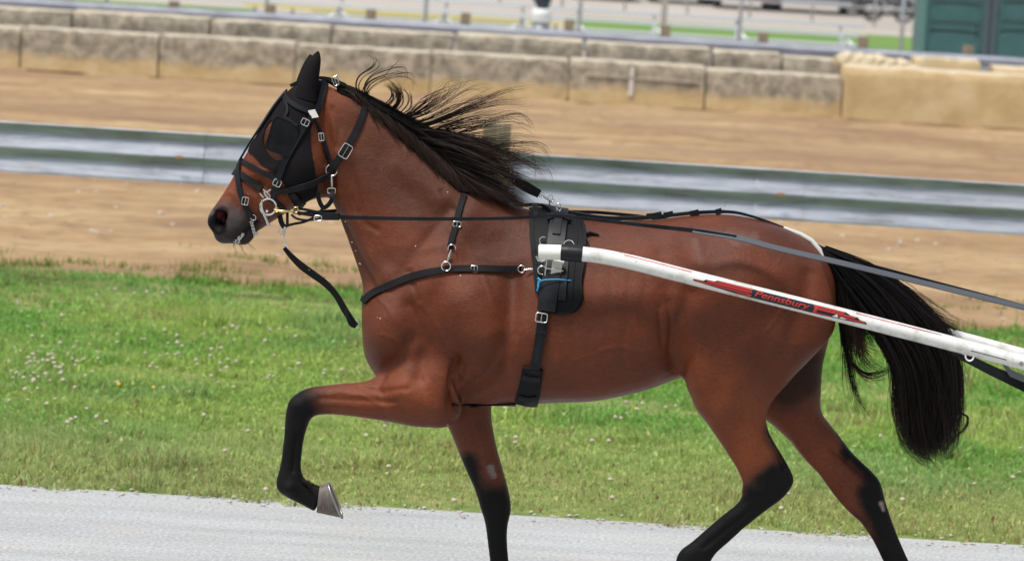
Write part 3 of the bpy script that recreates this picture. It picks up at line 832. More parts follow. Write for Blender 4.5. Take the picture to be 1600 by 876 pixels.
# hood with ear covers
hood = thing('racing_hood', 470, 230, 'black cloth hood pulled over the horse\'s forehead, cheeks and both ears', 'horse hood')
hood_out = [(512,118),(482,120),(458,130),(440,150),(424,172),(408,196),(394,218),(385,236),(398,247),(409,259),(424,268),(440,280),(446,296),(450,306),(458,322),(468,322),(480,314),(493,308),(498,294),(492,262),(487,232),(486,208),(491,186),(499,168),(507,146)]
eye_hole = [(425,190),(416,203),(413,219),(418,235),(428,248),(440,251),(448,244),(456,222),(462,206),(448,192)]
put(patch(hood_out, .005, .005, 4, holes=[eye_hole], smooth_it=6), 'face_cloth', m_hood, hood, ang=60)
for nm, Ye, st in (('near', YH - .045, [S(459,150,497,160,.030), S(466,130,496,141,.028), S(473,112,499,118,.024), S(480,97,501,101,.018), S(488,87,501,90,.010), S(496,80,499,81,.003)]),
                   ('far', YH + .05, [S(448,152,486,150,.030), S(460,134,486,136,.028), S(466,118,489,122,.024), S(472,104,492,107,.019), S(478,93,492,96,.012), S(484,85,487,86,.004)])):
    st = [tuple(list(s[:7]) + [Ye]) for s in st]
    v_, f_ = ring_loft(st, N=20, sub=5)
    o = put(MB().add(v_, f_), 'ear_cover', m_hood, hood, ang=70)

bridle = thing('bridle', 440, 280, 'black leather bridle with square blinkers, noseband and nickel ring bit on the horse\'s head', 'bridle')
def part_strap(name, root, pts, w, m=None, **k):
    return put(strap(MB(), pts, w, **k), name, m or m_leather, root)
part_strap('crown_strap', bridle, [(508,122),(505,140),(499,160),(492,178)], [12, 11, 9], off=.010)
part_strap('cheek_strap', bridle, [(490,180),(477,195),(458,230),(442,262),(433,290),(424,314)], 9, off=.010)
part_strap('browband', bridle, [(438,134),(446,150),(456,162),(470,170),(486,176)], [8, 7, 7], off=.010)
part_strap('face_strap', bridle, [(444,152),(451,164),(452,176),(446,184)], 4, off=.009)
part_strap('upper_noseband', bridle, [(374,250),(386,256),(405,266),(420,273),(434,279)], 7, off=.006)
part_strap('noseband', bridle, [(360,267),(372,270),(388,279),(410,296)], [9, 10, 9], off=.006, th=.005)
part_strap('jaw_strap', bridle, [(430,300),(445,297),(470,290),(492,282),(514,271)], [8, 9, 8], off=.012)
part_strap('chin_strap', bridle, [(458,300),(463,309),(469,318)], 9, off=.014)
part_strap('lower_chin_strap', bridle, [(424,305),(432,316),(444,326)], 7, off=.008)
part_strap('throat_latch', bridle, [(572,158),(567,178),(556,204),(541,232),(526,254),(516,268)], [9, 10, 10], off=.006)
part_strap('side_strap', bridle, [(490,186),(497,202),(502,214),(506,232),(513,250),(519,262)], [3, 3, 6, 6], off=.008)
bl_poly = [(427,187),(430,183),(434,182),(464,196),(468,199),(468,203),(454,239),(451,244),(446,244),(420,234),(416,231),(416,226)]
Yk = surf(462, 215)[0][1] - .012
def blinker_pt(x, y, o_=0): return P(x, y, Yk - .040 * max(0, min(1, (466 - x) / 50)) - o_)
for sg in (-1, 1):
    a_ = [blinker_pt(*p) for p in bl_poly]; b_ = [blinker_pt(*p, -.005) for p in bl_poly]
    if sg > 0: a_ = [np.array([p[0], 2 * YH - p[1], p[2]]) for p in a_]; b_ = [np.array([p[0], 2 * YH - p[1], p[2]]) for p in b_]
    n = len(a_); mb = MB().add(a_ + b_, [tuple(range(n))[::-1], tuple(n + k for k in range(n))] + [(k, (k + 1) % n, n + (k + 1) % n, n + k) for k in range(n)])
    bk_ = mb.build('blinker', m_leather, bridle, bridle, False, .001)
    MB().tube(a_, .0022, 6, closed=True).build('piping', m_web, bk_, None, True)
part_strap('blinker_stay', bridle, [(466,197),(458,192),(448,184)], 5, off=.026, mirror=True)
mb = MB()
for x, y, a, b, rt in ((477,191,6,5,.45),(433,286,6,5,.45),(540,236,8,11,.55),(383,314,5,6,.2),(502,214,4,6,-.1)): buckle(mb, x, y, a, b, rt, off=.018)
put(mb, 'buckle', m_chrome, bridle)
p, n_ = surf(490, 178, .018)
mb = MB()
for z in (-1, 1):
    y_ = p[1] - .004 if z < 0 else 2 * YH - p[1] + .004
    q = [P(481,173,y_), P(492,171,y_), (P(498,183,y_)), P(487,185,y_)]; q2 = [a + np.array([0, -.003 * z, 0]) for a in q]
    mb.add(q + q2, [(0,1,2,3),(7,6,5,4),(0,4,5,1),(1,5,6,2),(2,6,7,3),(3,7,4,0)])
put(mb, 'brow_badge', m_cap, bridle, False)
mb = MB()
Yb = surf(419, 323)[0][1] - .024
ringat(mb, 419, 323, 12.5, .0040, Y=Yb)
mb.tube([P(409,312,Yb-.004), P(409,325,Yb-.004), P(413,336,Yb-.004), P(417,345,Yb), P(420,353,Yb)], [.003,.004,.005,.0045,.006], 8)
mb.tube([P(413,299,Yb+.002), P(415,305,Yb), P(419,309,Yb)], .0035, 8); mb.tube([P(411,296,Yb+.002), P(417,300,Yb), P(423,296,Yb)], .003, 8); mb.tube([P(417,300,Yb), P(422,306,Yb), P(421,311,Yb)], .0028, 8)
mb.tube([P(406,302,Yb+.002), P(412,309,Yb)], .003, 8)
mb.tube([P(417,330,Yb), P(417,330,2*YH-Yb)], .005, 8)
put(mb, 'bit', m_chrome, bridle)
mb = MB(); ringat(mb, 518, 266, 9, .0028, off=.012)
Yr = surf(518, 270)[0][1] - .014
mb.tube([P(518,274,Yr), P(518,284,Yr), P(519,292,Yr)], [.003,.005,.004], 8); ringat(mb, 518, 298, 6, .002, rot=0, ry=4, sq=.4, Y=Yr)
put(mb, 'throat_ring', m_chrome, bridle)
mb = MB()
for i in range(9):
    t = i / 8; ringat(mb, 393 + 5.5 * t, 347 + 21 * t, 2.6, .0011, rot=1.2 if i % 2 else .2, ry=1.5, Y=surf(393 + 5 * t, 346 + 20 * t)[0][1] - .006)
ringat(mb, 396, 340, 4, .0018, off=.010)
put(mb, 'curb_chain', m_chrome, bridle)
mb = MB(); ribbon(mb, [P(496,300,YH-.05), P(499,314,YH-.05), (P(505,324,YH-.05)), P(513,320,YH-.06), P(519,310,YH-.07), P(519,298,Yr)], .016, .004)
put(mb, 'throat_loop', m_leather, bridle)
mb = MB(); ribbon(mb, [P(437,336,YH-.03), P(440,348,YH-.03), P(446,357,YH-.03)], .018); ribbon(mb, [P(449,330,YH-.04), P(449,340,YH-.04), P(449,354,YH-.03)], .010)
ribbon(mb, [P(446,353,YH-.03), P(458,350,YH-.03), P(477,346,YH-.03), P(494,337,YH-.04), P(504,326,YH-.05)], .009)
put(mb, 'link_strap', m_leather, bridle)

# overcheck
chk = thing('check_rein', 600, 165, 'black check rein from the horse\'s nose over its poll and crest to the saddle hook', 'check rein')
mb = MB()
strap(mb, [(446,148),(430,168),(412,196),(396,218),(384,238),(376,252)], 5, off=.010, mirror=False)
put(mb, 'face_branch', m_leather, chk)
mb = MB(); strap(mb, [(378,246),(375,262),(374,280),(376,296),(380,312),(388,328),(395,338)], [4, 6, 8, 8, 7, 6], off=.010)
put(mb, 'nose_branch', m_leather, chk)
mb = MB()
ribbon(mb, [P(454,134,YH), P(468,128,YH-.01), P(486,124,YH), P(502,122,YH), P(520,125,YH-.01), P(540,133,YH-.012)], .012, .008)
ribbon(mb, [P(536,132,YH-.012), P(568,151,YH-.014), P(616,178,YH-.02), P(663,204,YH-.02), P(708,230,YH-.02), P(763,259,YH-.02), P(790,272,YH-.015)], .0105, .004)
put(mb, 'crest_strap', m_leather, chk)
mb = MB(); ribbon(mb, [P(782,267,YH-.016), P(800,279,YH-.015), P(822,292,YH-.015), P(843,303,YH-.015)], [.020, .028, .036, .030], .010); put(mb, 'padded_end', m_web, chk)
mb = MB(); mb.tube([P(842,302,YH-.015), P(852,308,YH-.015), P(864,316,YH-.01)], [.003,.0045,.003], 8); ringat(mb, 846, 304, 4, .0018, Y=YH-.015, mirror=False); ringat(mb, 863, 311, 3.5, .0016, Y=YH-.012, mirror=False, a0=0, a1=250)
buckle(mb, 801, 276, 5, 8, .5, Y=YH-.026); buckle(mb, 524, 127, 4, 7, -.4, Y=YH-.026)
for x, y in ((768,260),(773,264),(770,268)): mb.tube([P(x,y,YH-.03), P(x+8,y+3,YH-.03)], .0016, 6)
put(mb, 'snap_hook', m_chrome, chk)

# hanging tie-down
td = thing('tie_down_strap', 500, 440, 'black webbing strap hanging loose in a curve from the bridle in front of the chest', 'strap')
mb = MB(); ribbon(mb, [P(444,387,YH-.03), P(456,401,YH-.03), P(472,416,YH-.03), P(490,429,YH-.03), P(510,444,YH-.03), P(526,462,YH-.03), P(540,486,YH-.03), P(556,509,YH-.03)], [.014,.020,.026,.026,.024,.022,.024,.020], .005)
ribbon(mb, [P(556,510,YH-.035), P(548,506,YH-.04), P(543,494,YH-.04), P(540,480,YH-.035)], [.014,.014,.012,.012], .004)
put(mb, 'webbing', m_web, td)
mb = MB(); ringat(mb, 558, 506, 4, .002, Y=YH-.03, ry=6, mirror=False); ringat(mb, 446, 384, 4.5, .002, Y=YH-.03, ry=3.5, mirror=False); ringat(mb, 441, 362, 5, .0022, Y=YH-.03, mirror=False)
mb.tube([P(446,354,YH-.03), P(442,363,YH-.03), P(444,371,YH-.03), P(446,382,YH-.03)], [.005,.004,.0025,.0025], 8)
for x, y in ((482,421),(506,433),(536,462)): mb.tube([P(x,y,YH-.036), P(x+2,y+1,YH-.036)], .002, 6)
put(mb, 'snap_hook', m_chrome, td)

# breast collar
bc = thing('breast_collar', 690, 420, 'black webbing breast collar crossing the horse\'s chest and held up by a neck strap', 'breast collar')
part_strap('chest_strap', bc, [(569,472),(580,462),(600,450),(640,434),(670,426),(694,422)], [9, 10, 11, 10], m=m_web, off=.006)
part_strap('shoulder_strap', bc, [(694,421),(740,421),(780,421),(815,420)], 10, m=m_web, off=.006)
part_strap('neck_strap', bc, [(724,304),(720,322),(713,352),(708,368),(703,388)], 9, m=m_web, off=.006)
mb = MB(); ringat(mb, 697, 416, 7, .0028, off=.014); ringat(mb, 706, 388, 6, .0022, off=.012, a0=-200, a1=20)
y_ = surf(700, 400)[0][1] - .014; mb.tube([P(705,390,y_), P(702,399,y_), P(699,409,y_)], [.002,.005,.0025], 8)
buckle(mb, 714, 350, 6, 4, .1); buckle(mb, 741, 420, 5, 5, 0)
ringat(mb, 815, 420, 5.5, .0022, off=.012); y_ = surf(826, 421)[0][1] - .016; mb.tube([P(819,421,y_), P(829,420,y_), P(839,421,y_)], [.002,.0036,.002], 8); ringat(mb, 847, 422, 6.5, .0026, off=.03)
put(mb, 'ring', m_chrome, bc)
mb = MB(); strap(mb, [(706,632),(730,633),(760,633),(806,630)], 3, off=.004, th=.003); put(mb, 'belly_strap', m_web, bc)

# harness saddle
sad = thing('harness_saddle', 870, 400, 'black padded harness saddle and girth buckled round the horse\'s barrel', 'harness saddle')
padp = [(828,326),(845,321),(862,320),(880,326),(897,336),(908,346),(914,362),(917,387),(916,414),(912,440),(914,466),(910,481),(896,492),(868,494),(846,484),(838,440),(833,407),(829,368)]
put(patch(padp, .016, .018, 6), 'pad', m_pad, sad, ang=35)
put(strap(MB(), [(829,336),(832,375),(838,420),(842,460)], 7, off=.017, th=.004), 'pad_binding', m_web, sad)
put(strap(MB(), [(909,350),(914,375),(912,415),(908,440),(909,468),(892,488),(868,490)], 4, off=.016, th=.004), 'pad_piping', m_web, sad)
put(strap(MB(), [(897,345),(901,380),(896,430),(893,470)], 3, off=.017, th=.003), 'pad_stitching', m_web, sad)
put(strap(MB(), [(874,322),(873,345),(870,380),(864,430),(855,486)], [26, 27, 27, 27, 28], off=.022, th=.007), 'saddle_flap', m_leather, sad)
put(strap(MB(), [(872,352),(870,374)], 12, off=.030, th=.004), 'flap_strap', m_leather, sad)
put(strap(MB(), [(854,349),(872,346),(890,352)], 8, off=.030, th=.004), 'keeper_band', m_leather, sad)
put(strap(MB(), [(834,326),(834,336),(836,344)], 8, off=.020, th=.006), 'front_loop', m_leather, sad)
put(strap(MB(), [(846,325),(858,334),(868,340)], 8, off=.022, th=.008), 'cross_strap', m_leather, sad)
put(strap(MB(), [(884,400),(882,440),(880,470)], 12, off=.020, th=.005), 'rear_strap', m_leather, sad)
put(strap(MB(), [(851,486),(847,510),(842,540),(835,580)], [17, 16, 15, 15], off=.008, th=.006), 'girth_strap', m_leather, sad)
put(strap(MB(), [(848,505),(845,520),(838,566)], [8, 8, 8], off=.014, th=.003), 'girth_tongue', m_leather, sad)
put(strap(MB(), [(838,517),(846,518),(855,519)], 6, off=.014, th=.004), 'keeper_loop', m_leather, sad)
put(strap(MB(), [(833,574),(829,600),(822,629)], [32, 34, 36], off=.005, th=.009), 'girth_sleeve', m_web, sad)
put(strap(MB(), [(817,585),(830,589),(844,588)], 7, off=.015, th=.004), 'sleeve_band', m_leather, sad)
put(strap(MB(), [(812,614),(824,618),(838,616)], 6, off=.014, th=.004), 'sleeve_band', m_leather, sad)
mb = MB(); buckle(mb, 846, 496, 9, 7, .15, off=.026, tr=.0024); ringat(mb, 849, 376, 6, .002, off=.03, a0=90, a1=300); ringat(mb, 889, 383, 8, .002, off=.03, a0=180, a1=350)
put(mb, 'buckle', m_chrome, sad)
Ys = surf(860, 420)[0][1] - .045
mb = MB()
for sgn in (1,):
    q = [P(864,404,Ys), P(880,406,Ys), P(873,446,Ys+.01), P(858,443,Ys+.01)]; q2 = [a + np.array([0, .006, 0]) for a in q]
    mb.add(q + q2, [(3,2,1,0),(4,5,6,7),(0,1,5,4),(1,2,6,5),(2,3,7,6),(3,0,4,7)])
mb.tube([P(855,402,Ys), P(852,425,Ys+.01), P(851,441,Ys+.01), P(874,446,Ys+.01)], .0028, 8)
mb.tube([P(838,400,Ys), P(841,407,Ys), P(850,407,Ys), P(857,401,Ys), P(864,402,Ys)], .004, 8)
mb.tube([P(865,407,Ys-.006), P(881,410,Ys-.006)], .007, 10)
mb.tube([P(852,419,Ys-.002), P(880,423,Ys-.002)], .0018, 8)
mb.add([tuple((p[0], 2 * YH - p[1], p[2])) for p in mb.v], [tuple(reversed(f)) for f in mb.f])
put(mb, 'shaft_bracket', m_alu, sad, ang=30)
mb = MB()
for sg in (-1, 1):
    yy = YH + sg * .045
    mb.tube([P(871,336,yy), P(872,326,yy)], .004, 8); ringat(mb, 873, 324, 4, .0022, ry=6, Y=yy, mirror=False)
mb.tube([P(859,324,YH), P(859,312,YH)], .0035, 8); ringat(mb, 860, 309, 4, .002, Y=YH, mirror=False)
put(mb, 'terret', m_chrome, sad)
mb = MB(); ybl = Ys - .012
mb.tube([P(840,448,ybl), P(841,440,ybl), P(850,437,ybl), P(870,436,ybl), P(890,438,ybl+.01), P(910,438,ybl+.035)], .0019, 8)
mb.tube([P(841,438,ybl-.002), P(842,446,ybl-.003), P(839,454,ybl)], [.003,.0024,.0022], 8); mb.tube([P(840,434,ybl), P(845,438,ybl-.004), P(842,442,ybl)], .0035, 8)
put(mb, 'tie_cord', m_blue, sad)
mb = MB(); mb.tube([P(912,366,surf(912,366)[0][1]-.02), P(922,364,surf(922,364)[0][1]-.01), P(936,367,surf(934,367)[0][1]-.008)], [.004,.007,.003], 8)
mb.tube([P(878,334,surf(878,334)[0][1]-.03), P(900,350,surf(900,350)[0][1]-.03), P(916,370,surf(916,370)[0][1]-.02), P(922,388,surf(922,388)[0][1]-.006)], .0022, 6)
put(mb, 'cord_tail', m_web, sad)

# crupper
cr = thing('crupper', 1100, 335, 'black back strap along the horse\'s spine ending in a white rubber loop under the tail', 'crupper')
mb = MB()
ribbon(mb, [P(884,330,YH), P(920,337,YH), P(960,341,YH), P(1008,340,YH), P(1050,336,YH), P(1090,332,YH), P(1140,331,YH), P(1175,338,YH), P(1215,352,YH), P(1248,366,YH)], [.010,.012,.014,.014,.012,.012,.010,.008,.008,.008], .022)
put(mb, 'back_strap', m_leather, cr)
mb = MB()
for sg in (-1, 1):
    mb.tube([P(1224,357,YH+sg*.012), P(1250,366,YH+sg*.02), P(1268,376,YH+sg*.03), P(1280,390,YH+sg*.042), P(1285,404,YH+sg*.048), P(1286,420,YH+sg*.04), P(1292,432,YH+sg*.02), P(1296,436,YH)], .0095, 12)
put(mb, 'tail_loop', m_tubew, cr)
mb = MB(); 
for a, b in ((1010,1034),(1037,1052),(1078,1092),(1118,1128)): ribbon(mb, [P(a, 338-(a-1010)*.06, YH-.008), P((a+b)/2, 337-(a-1010)*.06, YH-.008), P(b, 336-(b-1010)*.06, YH-.008)], .020, .014)
put(mb, 'keeper', m_leather, cr)
mb = MB(); mb.tube([P(1129,332,YH), P(1131,324,YH), P(1134,318,YH)], .0016, 6); mb.tube([P(1128,324,YH), P(1131,327,YH)], .0014, 6); put(mb, 'split_pin', m_chrome, cr)

# driving lines
LT = -.75
dl = thing('driving_line', 700, 341, 'long black driving line stretched from the bit along the horse\'s near side', 'rein')
mb = MB()
nr = [(458,331,11.91),(490,336,11.9),(529,339,11.87),(600,341,11.83),(700,342,11.79),(790,341,11.77),(840,338,11.77),(872,337,11.76),(919,342,11.73),(1008,352,11.70),(1082,360,11.69),(1150,371,11.69),(1220,389,11.69),(1320,412,11.70),(1460,446,11.74),(1600,480,11.78),(1900,553,11.9)]
p3 = [P(*a) for a in nr]
ribbon(mb, p3[:12], [.012,.013,.014,.013,.012,.011,.010,.010,.011,.013,.015,.017], .005)
put(mb, 'long_line', m_leather, dl)
m_grey = mat('worn_sky_grey_webbing', (.07, .078, .095), .6)  # sky reflection on the black line, and its wear, painted in as grey-blue
mb = MB(); ribbon(mb, p3[10:], [.020,.022,.022,.022,.022,.022,.022], .004, tilt=LT); put(mb, 'grey_hand_part', m_grey, dl)
mb = MB()
ribbon(mb, [P(457,326,11.92), P(475,327,11.92), P(500,332,11.91), P(532,337,11.88)], .009, .004)
ribbon(mb, [P(455,335,11.9), P(463,341,11.9), P(478,344,11.9), P(500,342,11.89), P(528,341,11.88)], .008, .004)
ribbon(mb, [P(506,338,11.88), P(530,338,11.87)], .026, .010)
put(mb, 'buckled_end', m_leather, dl)
mb = MB(); mb.tube([P(428,327,Yb-.004), P(434,329,Yb-.004), P(440,330,11.9), P(450,330,11.91), P(459,331,11.91)], [.0022,.003,.0055,.004,.003], 8); ringat(mb, 462, 328, 4, .0018, Y=11.9, mirror=False); ringat(mb, 432, 328, 4, .0018, Y=Yb-.004, ry=3, mirror=False)
put(mb, 'brass_snap', m_brass, dl)
mb = MB(); ringat(mb, 497, 341, 6, .0022, Y=11.88, ry=4, sq=.6, mirror=False); put(mb, 'buckle', m_chrome, dl)
dlf = thing('driving_line', 700, 341, 'black driving line on the horse\'s far side, seen just above its back', 'rein', YH + .3)
mb = MB(); fr = [tuple((p[0], 2 * YH - p[1], p[2])) for p in p3]; fr = [np.array(p) for p in fr]
q = [P(466,334,12.08)] + fr[2:7] + [P(868,329,12.10), P(900,331,12.1), P(935,332,12.12), P(1000,338,12.16)] + [p + np.array([0, 0, -.03]) for p in fr[10:]]
ribbon(mb, q, .012, .005); put(mb, 'long_line', m_leather, dlf)

# ------------------------------------------------------------------ SULKY
sk = empty('sulky', P(1300, 490, 11.8), 'white racing sulky shafts with red and black striped decal, strapped beside the horse', 'sulky')
def tube_path(pts, n):
    return catmull([P(*p) for p in pts], n)
near_pts = [(842,393.5,11.66),(878,394.5,11.655),(906,396.5,11.65),(934,399.5,11.65),(962,404.5,11.65),(1000,413,11.65),(1080,433.5,11.65),(1240,473.5,11.66),(1400,514,11.67),(1573,559,11.68),(1800,619,11.68),(2100,699,11.68)]
path = tube_path(near_pts, 160)
MB().tube(path[8:], .0262, 20).build('shaft', m_white, sk, sk, True)
capp = tube_path(near_pts[:3], 12)
put(MB().tube([P(841,393.5,11.66)] + list(capp), [.018] + [.0265] * 12, 20), 'end_cap', m_cap, sk, ang=50)
tp = catmull([P(877,394.5,11.655), P(892,395.3,11.652), P(910,396.9,11.65)], 10)
put(MB().tube(tp, [.0285,.029,.0285,.0295,.0285,.029,.0285,.029,.0285,.028], 20), 'grip_tape', m_tape, sk, ang=50)
far_pts = [(880,380,12.34),(960,386,12.34),(1100,424,12.34),(1300,476,12.34),(1440,512,12.34),(1500,528,12.34),(1600,555,12.34),(1800,610,12.3),(2100,692,12.28)]
MB().tube(tube_path(far_pts, 80), .0250, 18).build('shaft', m_white, sk, sk, True)
# foot rest under the shaft
mb = MB()
q = [(1478,547),(1504,549),(1560,575),(1640,604),(1720,640),(1720,668),(1650,637),(1600,612),(1545,585),(1503,563)]
a = [P(x, y, 11.74) for x, y in q]; b = [P(x, y, 11.79) for x, y in q]; n = len(q)
mb.add(a + b, [tuple(range(n))[::-1], tuple(n + k for k in range(n))] + [(k, (k + 1) % n, n + (k + 1) % n, n + k) for k in range(n)])
put(mb, 'foot_rest', m_leather, sk, ang=25)
mb = MB()
q = [(1565,568),(1572,569),(1580,577),(1605,588),(1700,622),(1700,634),(1600,597),(1578,588)]
a = [P(x, y, 11.70) for x, y in q]; b = [P(x, y, 11.74) for x, y in q]; n = len(q)
mb.add(a + b, [tuple(range(n))[::-1], tuple(n + k for k in range(n))] + [(k, (k + 1) % n, n + (k + 1) % n, n + k) for k in range(n)])
put(mb, 'bracket', mat('grey_bracket', (.12, .13, .15), .5), sk, ang=25)
mb = MB(); mb.tube(loop3(1515,556,6.5,7.5,11.66,0,16,1,-60,200), .0032, 8); mb.tube([P(1504,553,11.67), P(1512,552,11.67)], .0025, 8); put(mb, 'hook', m_cap, sk)
mb = MB(); mb.tube([P(1596,568,11.66), P(1596,568,11.645)], .008, 12); put(mb, 'bolt', m_shoe, sk)
# decals wrapped on the tube
A0 = P(1080, 433.5, 11.65); A1 = P(1400, 514, 11.67)
ax = (A1 - A0) / np.linalg.norm(A1 - A0); Lx = np.linalg.norm(A1 - A0)
tocam = C0 - (A0 + A1) / 2; e1 = tocam - ax * (tocam @ ax); e1 /= np.linalg.norm(e1); e2 = np.cross(e1, ax)
if e2[2] < 0: e2 = -e2
def axis_at(s):
    d = np.linalg.norm(np.diff(path, axis=0), axis=1); cs_ = np.concatenate([[0], np.cumsum(d)])
    global _s0
    k0 = np.argmin(np.linalg.norm(path - A0, axis=1)); S0 = cs_[k0] + (A0 - path[k0]) @ ax
    return np.array([np.interp(S0 + s, cs_, path[:, i]) for i in range(3)])
def on_tube(s, t, r):
    an = t / .0262; return axis_at(s) + r * (math.cos(an) * e1 + math.sin(an) * e2)
pxm = Lx / 330.0          # metres per picture pixel along the tube
def decal(polys, r, name, m):
    mb = MB()
    for poly in polys:     # poly in (px along, px up from the middle line)
        poly = [(x * pxm, y * pxm) for x, y in poly]
        out = densify(poly, .004); pts = [Vector(p) for p in out]; ed_ = [(i, (i + 1) % len(out)) for i in range(len(out))]
        xs = [p[0] for p in poly]; ys = [p[1] for p in poly]
        y = min(ys) + .002
        while y < max(ys):
            x = min(xs) + .003
            while x < max(xs):
                if inpoly((x, y), poly) and min(math.hypot(x - q[0], y - q[1]) for q in out) > .0018: pts.append(Vector((x, y)))
                x += .006
            y += .0035
        vv, _, ff, *_ = delaunay_2d_cdt(pts, ed_, [], 0, 1e-6)
        ff = [f for f in ff if inpoly(tuple(sum((vv[i] for i in f), Vector((0, 0))) / len(f)), poly)]
        mb.add([on_tube(p.x, p.y, r) for p in vv], [tuple(f) for f in ff])
    return put(mb, name, m, sk, ang=60)
def bar(x0, x1, y, h, sl=0): return [(x0 + sl, y - h / 2), (x1 + sl, y - h / 2), (x1, y + h / 2), (x0, y + h / 2)]
decal([[(4,-4),(2,-1),(18,-0.5),(22,2.6),(36,3),(40,6),(98,6),(98,-8),(84,-8)], [(98,-8),(98,6),(192,6),(192,-8)], [(192,-8),(192,6),(206,6.4),(246,6.5),(254,3),(266,2.5),(270,-0.5),(280,-1),(282,-4.5),(206,-8)]], .0270, 'decal_backing', m_blk)
decal([bar(5,92,-2.9,2.2), bar(24,96,0.6,2.2), bar(40,96,4.2,2.2), [(88,-7),(95,-7),(97,-2.8),(92,-2.8)], [(82,-7.2),(94,-7.2),(94,-5.2),(70,-5.2)],
       bar(195,244,4.4,2.2), bar(197,262,0.9,2.2), bar(230,279,-2.7,2.2), [(195,-7),(201,-7),(201,4),(197,4)], bar(201,226,-6,1.8)], .0277, 'decal_stripe', m_red)
decal([[(226,-5),(236,-5),(233,0),(230,-2)], [(238,-5),(243,-5),(250,-3.6),(240,-2.6)]], .0283, 'decal_flash', m_white)
decal([bar(-110,-2,9.5,1.4), bar(262,380,9.5,1.4)], .0270, 'pinstripe', m_red)
decal([bar(450,508,-3,1.2), bar(330,400,10,1.2)], .0270, 'pinstripe', m_blk)
fc = bpy.data.curves.new('lettering', 'FONT'); fc.body = 'Pennsbury'; fc.size = 1; fc.shear = .25; fc.offset = .012; fc.resolution_u = 3
fo = bpy.data.objects.new('lettering', fc); COL.objects.link(fo)
bpy.context.view_layer.update(); dg = bpy.context.evaluated_depsgraph_get()
tm = bpy.data.meshes.new_from_object(fo.evaluated_get(dg)); bpy.data.objects.remove(fo)
bmx = bmesh.new(); bmx.from_mesh(tm)
xs = [v.co.x for v in bmx.verts]; ys = [v.co.y for v in bmx.verts]
X0, X1_, Y0_, Y1_ = min(xs), max(xs), min(ys), max(ys)
bmesh.ops.triangulate(bmx, faces=bmx.faces[:])
bmesh.ops.subdivide_edges(bmx, edges=[e for e in bmx.edges if e.calc_length() > .12], cuts=2)
for v_ in bmx.verts:
    s_ = (101 + (v_.co.x - X0) / (X1_ - X0) * 88) * pxm; t_ = (-7 + (v_.co.y - Y0_) / (Y1_ - Y0_) * 12.5) * pxm
    v_.co = on_tube(s_, t_, .0280)
bmx.to_mesh(tm); bmx.free(); tm.materials.clear(); tm.materials.append(m_red)
fo = bpy.data.objects.new('lettering', tm); COL.objects.link(fo); setpar(fo, sk)
# ------------------------------------------------------------------ GROUND
def sheet(name, x0, x1, y0, y1, z, m, n=(1, 1)):
    V = []; F = []
    for j in range(n[1] + 1):
        for i in range(n[0] + 1): V.append((x0 + (x1 - x0) * i / n[0], y0 + (y1 - y0) * j / n[1], z))
    for j in range(n[1]):
        for i in range(n[0]): a = j * (n[0] + 1) + i; F.append((a, a + 1, a + n[0] + 2, a + n[0] + 1))
    o = mk(name, V, F, m, None, True); o['kind'] = 'structure'; return o
m_gnd = mat('bare_ground', (.28, .25, .2), .95)
m_road = mat('crushed_stone_road', (.36, .36, .36), .85, spec=.3)
rv = coords(m_road)
c = ramp(m_road, noise(m_road, rv, 60, 5, .8), [(.34, (.24, .245, .25)), (.5, (.40, .41, .42)), (.64, (.55, .56, .56))])
c = mix(m_road, 1.0, c, ramp(m_road, noise(m_road, coords(m_road, (.25, 1.6, 1)), 3, 5, .6), [(.3, .84), (.7, 1.1)]), 'MULTIPLY')
c = mix(m_road, ramp(m_road, noise(m_road, coords(m_road, (.4, 3, 1)), 2.5, 5, .65), [(.52, 0), (.72, .35)]), c, (.42, .37, .29))
base(m_road, c); bump(m_road, noise(m_road, rv, 130, 4, .7), .45, .005)
m_dirt = mat('raked_dirt', (.4, .27, .16), .95, spec=.15)
dv = coords(m_dirt, (.34, 1.15, 1)); dv2 = coords(m_dirt, (.7, 1.6, 1)); dv3 = coords(m_dirt)
c = ramp(m_dirt, noise(m_dirt, dv, .9, 5, .6, .4), [(.30, (.25, .155, .092)), (.46, (.36, .24, .133)), (.64, (.45, .325, .185))])
c = mix(m_dirt, 1.0, c, ramp(m_dirt, noise(m_dirt, dv2, 6, 6, .7), [(.28, .74), (.45, .98), (.7, 1.12)]), 'MULTIPLY')
c = mix(m_dirt, ramp(m_dirt, noise(m_dirt, dv3, 3.2, 6, .75), [(.52, 0), (.66, .6)]), c, (.20, .13, .082))
c = mix(m_dirt, ramp(m_dirt, noise(m_dirt, coords(m_dirt, (.13, .42, 1)), 1.0, 4, .6), [(.48, 0), (.62, .55)]), c, (.235, .15, .10))
base(m_dirt, c); bump(m_dirt, noise(m_dirt, dv2, 8, 6, .7), .7, .05)
m_turf = mat('turf_soil', (.09, .10, .035), .95, spec=.1)
tv = coords(m_turf); base(m_turf, ramp(m_turf, noise(m_turf, tv, 5, 5, .7), [(.35, (.11, .17, .04)), (.55, (.20, .24, .08)), (.72, (.36, .29, .16))]))
m_grav = mat('pale_gravel', (.42, .38, .34), .9, spec=.2)
gv = coords(m_grav, (.3, 1, 1)); base(m_grav, ramp(m_grav, noise(m_grav, gv, .5, 5, .6), [(.3, (.36, .32, .28)), (.7, (.48, .44, .40))]))
m_field = mat('mown_grass', (.12, .2, .04), .9, spec=.1)
base(m_field, ramp(m_field, noise(m_field, coords(m_field, (.5, 2, 1)), .8, 5, .7), [(.3, (.10, .20, .035)), (.7, (.19, .30, .08))]))
gnd = sheet('ground', -400, 400, -60, 900, -.012, m_gnd)
sheet('road', -40, 40, 8.6, 14.42, 0, m_road)
m_near = mat('added_near_turf', (.09, .12, .035), .95, spec=.1)
